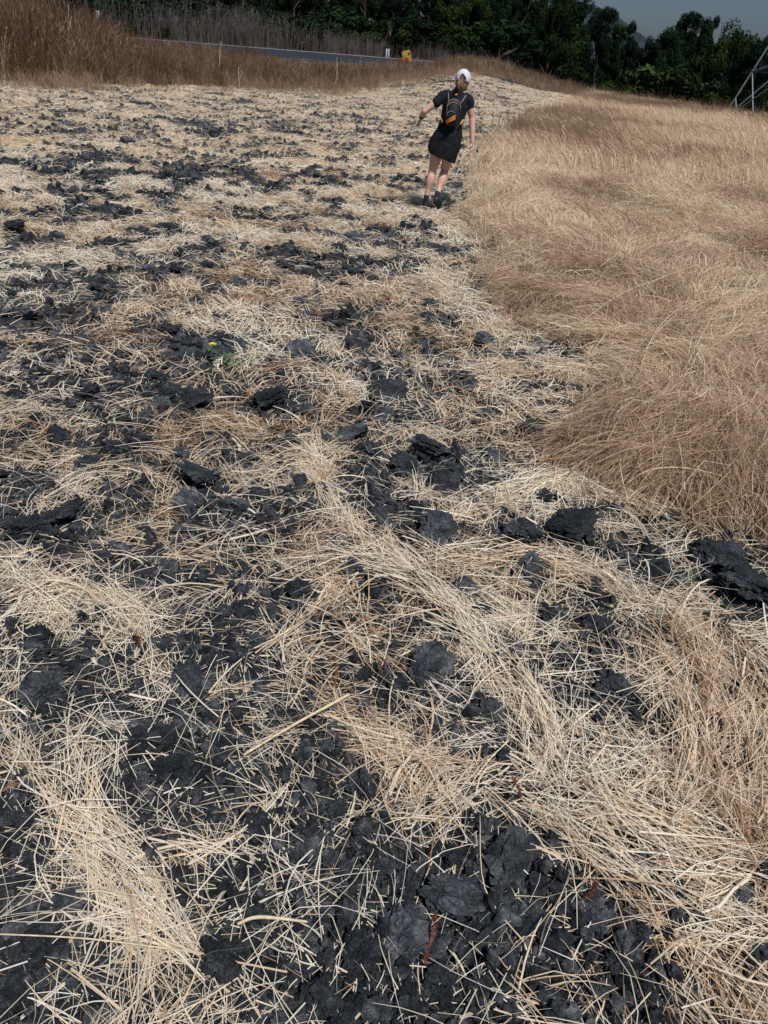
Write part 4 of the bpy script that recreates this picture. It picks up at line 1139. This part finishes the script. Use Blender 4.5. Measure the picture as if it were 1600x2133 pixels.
md = sk.modifiers.new('thick', 'SOLIDIFY'); md.thickness = .006; md = sk.modifiers.new('sub', 'SUBSURF'); md.levels = md.render_levels = 2; md = sk.modifiers.new('folds', 'DISPLACE'); md.texture = FT; md.strength = .045; md.mid_level = .5
# socks and shoes
for a, b, c_, hd in ((J(508, 1640, -.02), aL, J(498, 1735, -.01), 0), (J(640, 1600, -.08), aR, J(616, 1705, -.12), 1)):
    bm = bmesh.new(); capsule(bm, [a.lerp(b, .35), b, c_], [.037, .035, .038], 12); body_part('sock', bm, M_SOCK)
heel = J(497, 1765, -.05); toe = J(450, 1812, .02)
bm = bmesh.new(); capsule(bm, [J(500, 1755, -.02), J(482, 1775, .05), J(452, 1785, .17)], [(.038, .040), (.042, .034), (.038, .022)], 12, ref=Vector((0, 0, 1))); s1 = body_part('shoe', bm, M_SHOE, voxel=.008)
bm = bmesh.new(); capsule(bm, [J(500, 1788, -.02), J(480, 1800, .06), J(450, 1806, .18)], [(.047, .012), (.049, .012), (.042, .010)], 12, ref=Vector((0, 0, 1))); body_part('sole', bm, M_TEAL, s1)
bm = bmesh.new(); capsule(bm, [J(618, 1705, -.14), J(630, 1735, -.08), J(650, 1775, .03)], [(.038, .038), (.041, .034), (.038, .024)], 12, ref=Vector((0, -1, .6)).normalized()); s2 = body_part('shoe', bm, M_SHOE, voxel=.008)
bm = bmesh.new(); capsule(bm, [J(638, 1690, -.18), J(655, 1730, -.13), J(664, 1785, -.01)], [(.042, .011), (.046, .011), (.040, .010)], 12, ref=Vector((0, -1, .3)).normalized()); body_part('sole', bm, M_TEAL, s2)
# cap with brim and gap at the back
bm = bmesh.new(); bmesh.ops.create_uvsphere(bm, u_segments=32, v_segments=18, radius=1)
hc = head + Vector((.004, .005, .035))
lean = Matrix.Rotation(R(8), 4, 'Y') @ Matrix.Rotation(R(-18), 4, 'X')
for v in list(bm.verts):
    c = v.co
    if c.z < -.52 or (c.y < 0 and ((c.x + .12) * 1.5) ** 2 + (c.z + .50) ** 2 < .52 ** 2): bm.verts.remove(v)
for v in bm.verts: v.co = hc + (lean @ Vector((v.co.x * .098, v.co.y * .112, v.co.z * .108)))
cap = body_part('cap', bm, M_CAP); md = cap.modifiers.new('thick', 'SOLIDIFY'); md.thickness = .004
bm = bmesh.new(); vs = []
for i in range(13):
    a = PI * (.12 + .76 * i / 12); vs.append([bm.verts.new(hc + (lean @ Vector((math.cos(a) * .085, math.sin(a) * r_, -.02 - q_)))) for r_, q_ in ((.098, 0), (.13, .006), (.165, .018))])
for i in range(12):
    for j in range(2): bm.faces.new((vs[i][j], vs[i][j + 1], vs[i + 1][j + 1], vs[i + 1][j]))
br = body_part('brim', bm, M_CAP, cap); md = br.modifiers.new('thick', 'SOLIDIFY'); md.thickness = .004
# hair: skull cap under the hat, and a ponytail
bm = bmesh.new()
capsule(bm, [head + Vector((0, -.012, -.05)), head + Vector((0, -.008, .05))], [(.076, .084), (.074, .080)], 16)
hr = body_part('hair', bm, M_HAIR)
bm = bmesh.new()
for i in range(16):
    a = random.uniform(0, 6.28); r_ = random.uniform(0, .022); o_ = Vector((math.cos(a) * r_, math.sin(a) * r_ * .6, 0))
    tube(bm, [J(915, 262, -.10) + o_ * .5, J(900, 300, -.14) + o_ * 1.3, J(900, 345, -.145) + o_ * 1.4, J(905 + random.uniform(-18, 18), 395 + random.uniform(-20, 15), -.12) + o_], [.010, .014, .012, .003], 6)
body_part('ponytail', bm, M_HAIR, hr)
bm = bmesh.new(); 
c0 = J(890, 408, .0)
for k in range(20):
    a = 2 * PI * k / 20; a2 = 2 * PI * (k + 1) / 20
    tube(bm, [c0 + Vector((math.cos(a) * .075, math.sin(a) * .065, 0)), c0 + Vector((math.cos(a2) * .075, math.sin(a2) * .065, 0))], .017, 6)
body_part('collar', bm, simple('lilac_scarf', (.30, .30, .40), .85, .3, 70))
bm = bmesh.new(); q = eL.lerp(wL, .75); dv = (wL - eL).normalized(); capsule(bm, [q - dv * .008, q + dv * .012], [.036, .036], 14); body_part('watch', bm, M_DK)

# backpack (own thing)
pack = empty('backpack', (fp.x, D, 0)); tag(pack, 'small dark backpack with tan piping and orange cords on the back of the walker', 'backpack')
def PB(zx, zy, dy=-.16): return J(zx, zy, dy)
bm = bmesh.new(); capsule(bm, [PB(845, 540, -.165), PB(828, 620, -.18), PB(812, 700, -.185), PB(805, 765, -.17)], [(.070, .05), (.088, .062), (.092, .066), (.085, .055)], 16); body_part('pack_body', bm, M_PACK, pack, voxel=.008)
bm = bmesh.new(); tube(bm, [PB(745, 690, -.215), PB(750, 590, -.215), PB(775, 515, -.20), PB(838, 492, -.19), PB(893, 520, -.20), PB(915, 590, -.215), PB(905, 640, -.215)], .0055, 6); body_part('piping', bm, M_TAN, pack)
bm = bmesh.new(); tube(bm, [PB(760, 575, -.235), PB(790, 540, -.225), PB(838, 530, -.215), PB(885, 560, -.225)], .006, 6); body_part('piping', bm, M_TAN, pack)
bm = bmesh.new(); tube(bm, [PB(748, 700, -.255), PB(758, 655, -.255), PB(800, 635, -.25), PB(845, 660, -.255)], .004, 6); body_part('loop', bm, M_TAN, pack)
for i in range(4):
    bm = bmesh.new(); a = PB(740, 752 + i * 12, -.262); b = PB(850, 686 + i * 15, -.262); m_ = a.lerp(b, .5) + Vector((0, -.008, .004 * (i % 2)))
    tube(bm, [a, m_, b], [(.006, .0085)] * 3, 6); body_part('cord', bm, M_ORNG, pack)
bm = bmesh.new(); tube(bm, [PB(860, 432, -.135), PB(862, 450, -.14)], [(.022, .006)] * 2, 8); body_part('tag', bm, M_ORNG, pack)
M_YS = simple('yellow_strap', (.75, .45, .04), .6, .1, 30)
bm = bmesh.new(); tube(bm, [PB(672, 715, -.10), PB(695, 770, -.15)], [(.010, .005)] * 2, 6); body_part('hip_strap', bm, M_YS, pack)
bm = bmesh.new(); tube(bm, [PB(945, 740, -.10), PB(905, 795, -.15)], [(.010, .005)] * 2, 6); body_part('hip_strap', bm, M_YS, pack)
bm = bmesh.new(); tube(bm, [J(975, 452, -.085), PB(945, 500, -.13), PB(915, 545, -.17)], [(.008, .004)] * 3, 6); body_part('shoulder_strap', bm, M_GREYS, pack)
bm = bmesh.new(); tube(bm, [J(765, 405, -.03), PB(766, 450, -.115), PB(768, 520, -.15)], [(.006, .004)] * 3, 6); body_part('shoulder_strap', bm, M_GREYS, pack)

# ------------------------------------------------------------------ flower, stems, stalks
M_GREEN = simple('green_stem', (.10, .20, .06), .7, .25, 40)
M_FLOWER = simple('yellow_petals', (.85, .72, .03), .6, .1, 60)
M_STEM = simple('pale_stem', (.72, .60, .40), .6, .15, 50, bump=.1)
M_RUST = simple('rusty_dock', (.13, .045, .025), .8, .3, 40)
fl0 = at_z(455, 765, .02); fy = at_y(443, 718, fl0.y - .03)
e = empty('yellow_flower', (fl0.x, fl0.y, 0)); tag(e, 'small yellow flower with thin green stems growing beside a dark clod', 'flower')
def loc(p): return Vector(p) - Vector((fl0.x, fl0.y, 0))
bm = bmesh.new(); tube(bm, [loc((fl0.x, fl0.y, .0)), loc(fl0.lerp(fy, .55) + Vector((.01, 0, 0))), loc(fy)], [.004, .003, .003], 6); bm_obj('stem', bm, M_GREEN, e)
fh = loc(fy)
for ring_, (n_p, l_, up_) in enumerate(((14, .026, .25), (11, .019, .7), (7, .012, 1.3))):
    bm = bmesh.new()
    for i in range(n_p):
        a = 2 * PI * i / n_p + ring_ * .3; d = Vector((math.cos(a), math.sin(a), up_)).normalized(); s = Vector((-math.sin(a), math.cos(a), 0)) * .0042
        v = [bm.verts.new(fh + q_) for q_ in (-s * .5, s * .5, d * l_ + s, d * l_ - s)]; bm.faces.new(v)
    bm_obj('petals', bm, M_FLOWER, e, False)
for (px, py, h_) in ((480, 745, .09), (500, 765, .05), (520, 755, .07), (465, 735, .10), (545, 770, .05), (432, 735, .07)):
    t_ = loc(at_z(px, py, h_)); bm = bmesh.new(); tube(bm, [Vector((0, 0, 0)), t_ * .5 + Vector((0, 0, .02)), t_], [.005, .0045, .003], 5)
    bm_obj('stem', bm, M_GREEN, e)
    bm = bmesh.new()
    for j in range(6):
        c = t_ * (.3 + .13 * j) + Vector((0, 0, .012)); a = random.uniform(0, 6.28); d = Vector((math.cos(a), math.sin(a), .5)) * .055; s = Vector((-math.sin(a), math.cos(a), 0)) * .010
        v = [bm.verts.new(q_) for q_ in (c, c + d * .5 + s, c + d, c + d * .5 - s)]; bm.faces.new(v)
    bm_obj('leaf', bm, M_GREEN, e, False)

def stem_obj(name, pts, rad, mat, lab, cat, grp=None, ns=6):
    P0 = pts[0]; e = empty(name, P0); bm = bmesh.new(); q = [p - P0 for p in pts]
    n = len(q); Q, Rr = [], []
    for i in range(n - 1):
        for k in range(5):
            t = k / 5; a, b, c, d = q[max(i - 1, 0)], q[i], q[i + 1], q[min(i + 2, n - 1)]
            Q.append(.5 * ((2 * b) + (c - a) * t + (2 * a - 5 * b + 4 * c - d) * t * t + (-a + 3 * b - 3 * c + d) * t ** 3)); Rr.append(rad[i] + (rad[i + 1] - rad[i]) * t)
    Q.append(q[-1]); Rr.append(rad[-1])
    tube(bm, Q, Rr, ns); bm_obj('stem', bm, mat, e); tag(e, lab, cat, grp); return e, Q
def gz(px, py, h=.03): return at_z(px, py, h)
stem_obj('straw_stem', [gz(508, 1572, .05), gz(620, 1505, .07), gz(728, 1446, .10)], [.0042, .0048, .0052], M_STEM, 'thick pale straw stem lying diagonally in the lower middle', 'straw stem')
stem_obj('straw_stem', [gz(115, 1770, .04), gz(140, 1650, .07)], [.004, .004], M_STEM, 'short upright pale stem near the left edge of the bottom', 'straw stem')
stem_obj('straw_stem', [gz(845, 1095, .09), gz(925, 1150, .10)], [.003, .003], M_STEM, 'single straw lying across the flat cracked clod', 'straw stem')
stem_obj('straw_stem', [gz(380, 1980, .08), gz(180, 1955, .09), gz(-20, 1945, .08)], [.002, .002, .002], M_STEM, 'long arched straw low at the bottom left', 'straw stem')
stem_obj('straw_stem', [gz(1090, 1960, .05), gz(1010, 1850, .07), gz(1000, 1700, .10)], [.0018, .0018, .0014], M_STEM, 'long kinked straw crossing the bottom soil patch', 'straw stem')
stem_obj('straw_stem', [gz(640, 1920, .09), gz(540, 1910, .09), gz(495, 1925, .08)], [.003, .005, .004], M_STEM, 'thick pinkish root stub at the bottom left of centre', 'straw stem')
# seed heads arching over the flattened grass: pixel, height above ground
STK = [
    ([(1250, 555, .30), (1330, 500, .42), (1400, 482, .45), (1460, 492, .40), (1510, 530, .25)], 'topmost seed stalk, arching over the flattened grass at right'),
    ([(1180, 700, .12), (1280, 620, .30), (1400, 570, .42), (1520, 530, .48), (1620, 520, .45)], 'long seed stalk sweeping across to the right edge'),
    ([(1330, 790, .10), (1360, 700, .30), (1420, 640, .40), (1500, 620, .42), (1590, 615, .40)], 'bent seed stalk standing left of the upright pair'),
    ([(1410, 800, .08), (1450, 720, .25), (1500, 630, .40), (1530, 580, .44), (1600, 560, .40)], 'straight pale seed stalk nearest the right edge'),
    ([(1335, 740, .18), (1390, 670, .30), (1450, 630, .38)], 'short seed stalk leaning beside the bent one'),
    ([(1440, 710, .15), (1480, 655, .30), (1520, 620, .38)], 'short spikelet stalk crossing the straight pale one'),
    ([(1470, 850, .10), (1440, 790, .20), (1425, 760, .25)], 'drooping seed stalk below the straight pale one'),
    ([(1150, 765, .12), (1260, 770, .16), (1380, 830, .18), (1470, 870, .12)], 'pale stalk lying over the brow of the combed grass'),
    ([(1290, 1020, .10), (1350, 980, .22), (1430, 975, .24), (1540, 1000, .16)], 'arched stalk over the brown drooping grass'),
]
M_SEED = straw_mat('seed_head', [(0, (.45, .31, .16)), (1, (.75, .60, .38))])
for pts, lab in STK:
    pp = [at_z(*p) for p in pts]
    e, Q = stem_obj('seed_stalk', pp, [.0026] * (len(pp) - 1) + [.0015], M_STEM, lab, 'grass stalk', 'arching seed stalks over the flattened grass')
    bm = bmesh.new(); tot = len(Q)
    for i in range(2, tot - 1):
        t = (Q[i + 1] - Q[i]).normalized(); L_ = (Q[i + 1] - Q[i]).length; ncl = max(1, int(L_ / .02))
        for j in range(ncl):
            c = Q[i].lerp(Q[i + 1], j / ncl); sd = 1 if (j + i) % 2 else -1; s = t.cross(Vector((0, 0, 1))).normalized()
            d = (t + s * sd * .35 + Vector((0, 0, random.uniform(-.1, .25)))).normalized()
            tube(bm, [c, c + d * .009, c + d * .022], [.0012, .0030, .0005], 4)
    bm_obj('seed_head', bm, M_SEED, e)
for px, py, pt, lab in ((1237, 505, 460, 'short dark upright stalk at the edge of the flattened grass'), (1216, 490, 445, 'short pale upright stalk left of the dark one')):
    stem_obj('upright_stalk', [gz(px - 3, py, .05), at_y(px, pt, gz(px, py).y)], [.004, .003], M_RUST if 'dark' in lab else M_STEM, lab, 'grass stalk')
# rusty dock sprigs
for px, py, px2, py2, lab in ((882, 2000, 908, 1905, 'rusty red dock sprig between the pointed slab clod and the round clod'), (1085, 1660, 1068, 1625, 'small red sprig on the straw at lower right of centre'), (790, 1400, 802, 1375, 'small red sprig beside the big combed straw band'), (1290, 925, 1320, 905, 'dull red sprig in the brown drooping grass'), (290, 1350, 285, 1325, 'orange red leaf on the fanned straw at left'), (1225, 1870, 1240, 1835, 'rust coloured dead leaf in the combed straw at lower right')):
    a = gz(px, py, .06); b = gz(px2, py2, .10); e, Q = stem_obj('dock_sprig', [a, a.lerp(b, .5) + Vector((.004, 0, .005)), b], [.002, .002, .0012], M_RUST, lab, 'sprig')
    bm = bmesh.new()
    for i in range(len(Q)):
        for j in range(2):
            an = random.uniform(0, 6.28); d = Vector((math.cos(an), math.sin(an), random.uniform(0, .6))) * random.uniform(.006, .016); s = Vector((-math.sin(an), math.cos(an), .2)) * .004
            v = [bm.verts.new(Q[i] + q_) for q_ in (Vector((0, 0, 0)), d * .5 + s, d, d * .5 - s)]; bm.faces.new(v)
    bm_obj('leaves', bm, M_RUST, e, False)
# pale tall stalks standing out of the left grass belt
for px, pyb, pyt, lean_, lab in ((150, 165, 10, -8, 'tall pale dead stalk at the left above the reddish grass'), (85, 150, 20, -10, 'pale dead stalk left of the tallest one'), (455, 175, 85, 6, 'forked pale stalk in front of the road line'), (500, 190, 140, -3, 'short pale stalk at the edge of the ploughed field'), (700, 192, 120, 2, 'thin pale stalk near the white plate'), (870, 150, 105, 6, 'thin pale stalk right of the yellow sign'), (1320, 205, 130, 12, 'bare whitish twig before the dark trees'), (1235, 190, 115, 10, 'taller bare whitish twig left of the other'), (1465, 320, 265, 6, 'thin stalk on the right slope below the pylon')):
    a = at_z(px, pyb, .0); 
    if px > 1200 and pyb < 210: a = at_r(px, pyb, 60)
    b = at_y(px + lean_, pyt, a.y); a.z = zt(a.x, a.y)
    m_ = a.lerp(b, .5) + Vector((random.uniform(-.06, .06), 0, 0))
    tw_ = px > 1200 and pyb < 210
    e, Q = stem_obj('dead_stalk', [a, m_, b], [.016, .012, .005] if not tw_ else [.02, .014, .006], M_GALVD if tw_ else M_STEM, lab, 'dead stalk', 'pale dead stalks standing along the field edge', 5)
    for j in range(3):
        c = Q[5 + j]; bm = bmesh.new(); tube(bm, [c, c + Vector((random.uniform(-.2, .2), random.uniform(-.1, .1), random.uniform(.15, .35)))], [.006, .002], 4); bm_obj('twig', bm, M_STEM, e)
# brushwood heap at the pylon foot
p = at_r(1585, 240, 49.0); e = empty('brushwood_heap', (p.x, p.y, zt(p.x, p.y))); tag(e, 'heap of dry brushwood under the lattice pylon', 'brushwood')
bm = bmesh.new()
for i in range(160):
    c = Vector((random.gauss(0, .7), random.gauss(0, .5), abs(random.gauss(0, .22)))); a = random.uniform(0, 6.28); d = Vector((math.cos(a), math.sin(a), random.uniform(-.1, .9))) * random.uniform(.3, .9)
    tube(bm, [c, c + d * .5 + Vector((0, 0, .05)), c + d], [.016, .012, .004], 4)
o = bm_obj('branches', bm, simple('dry_brushwood', (.16, .11, .075), .9, .3, 8), e, False); tag(o, kind='stuff')
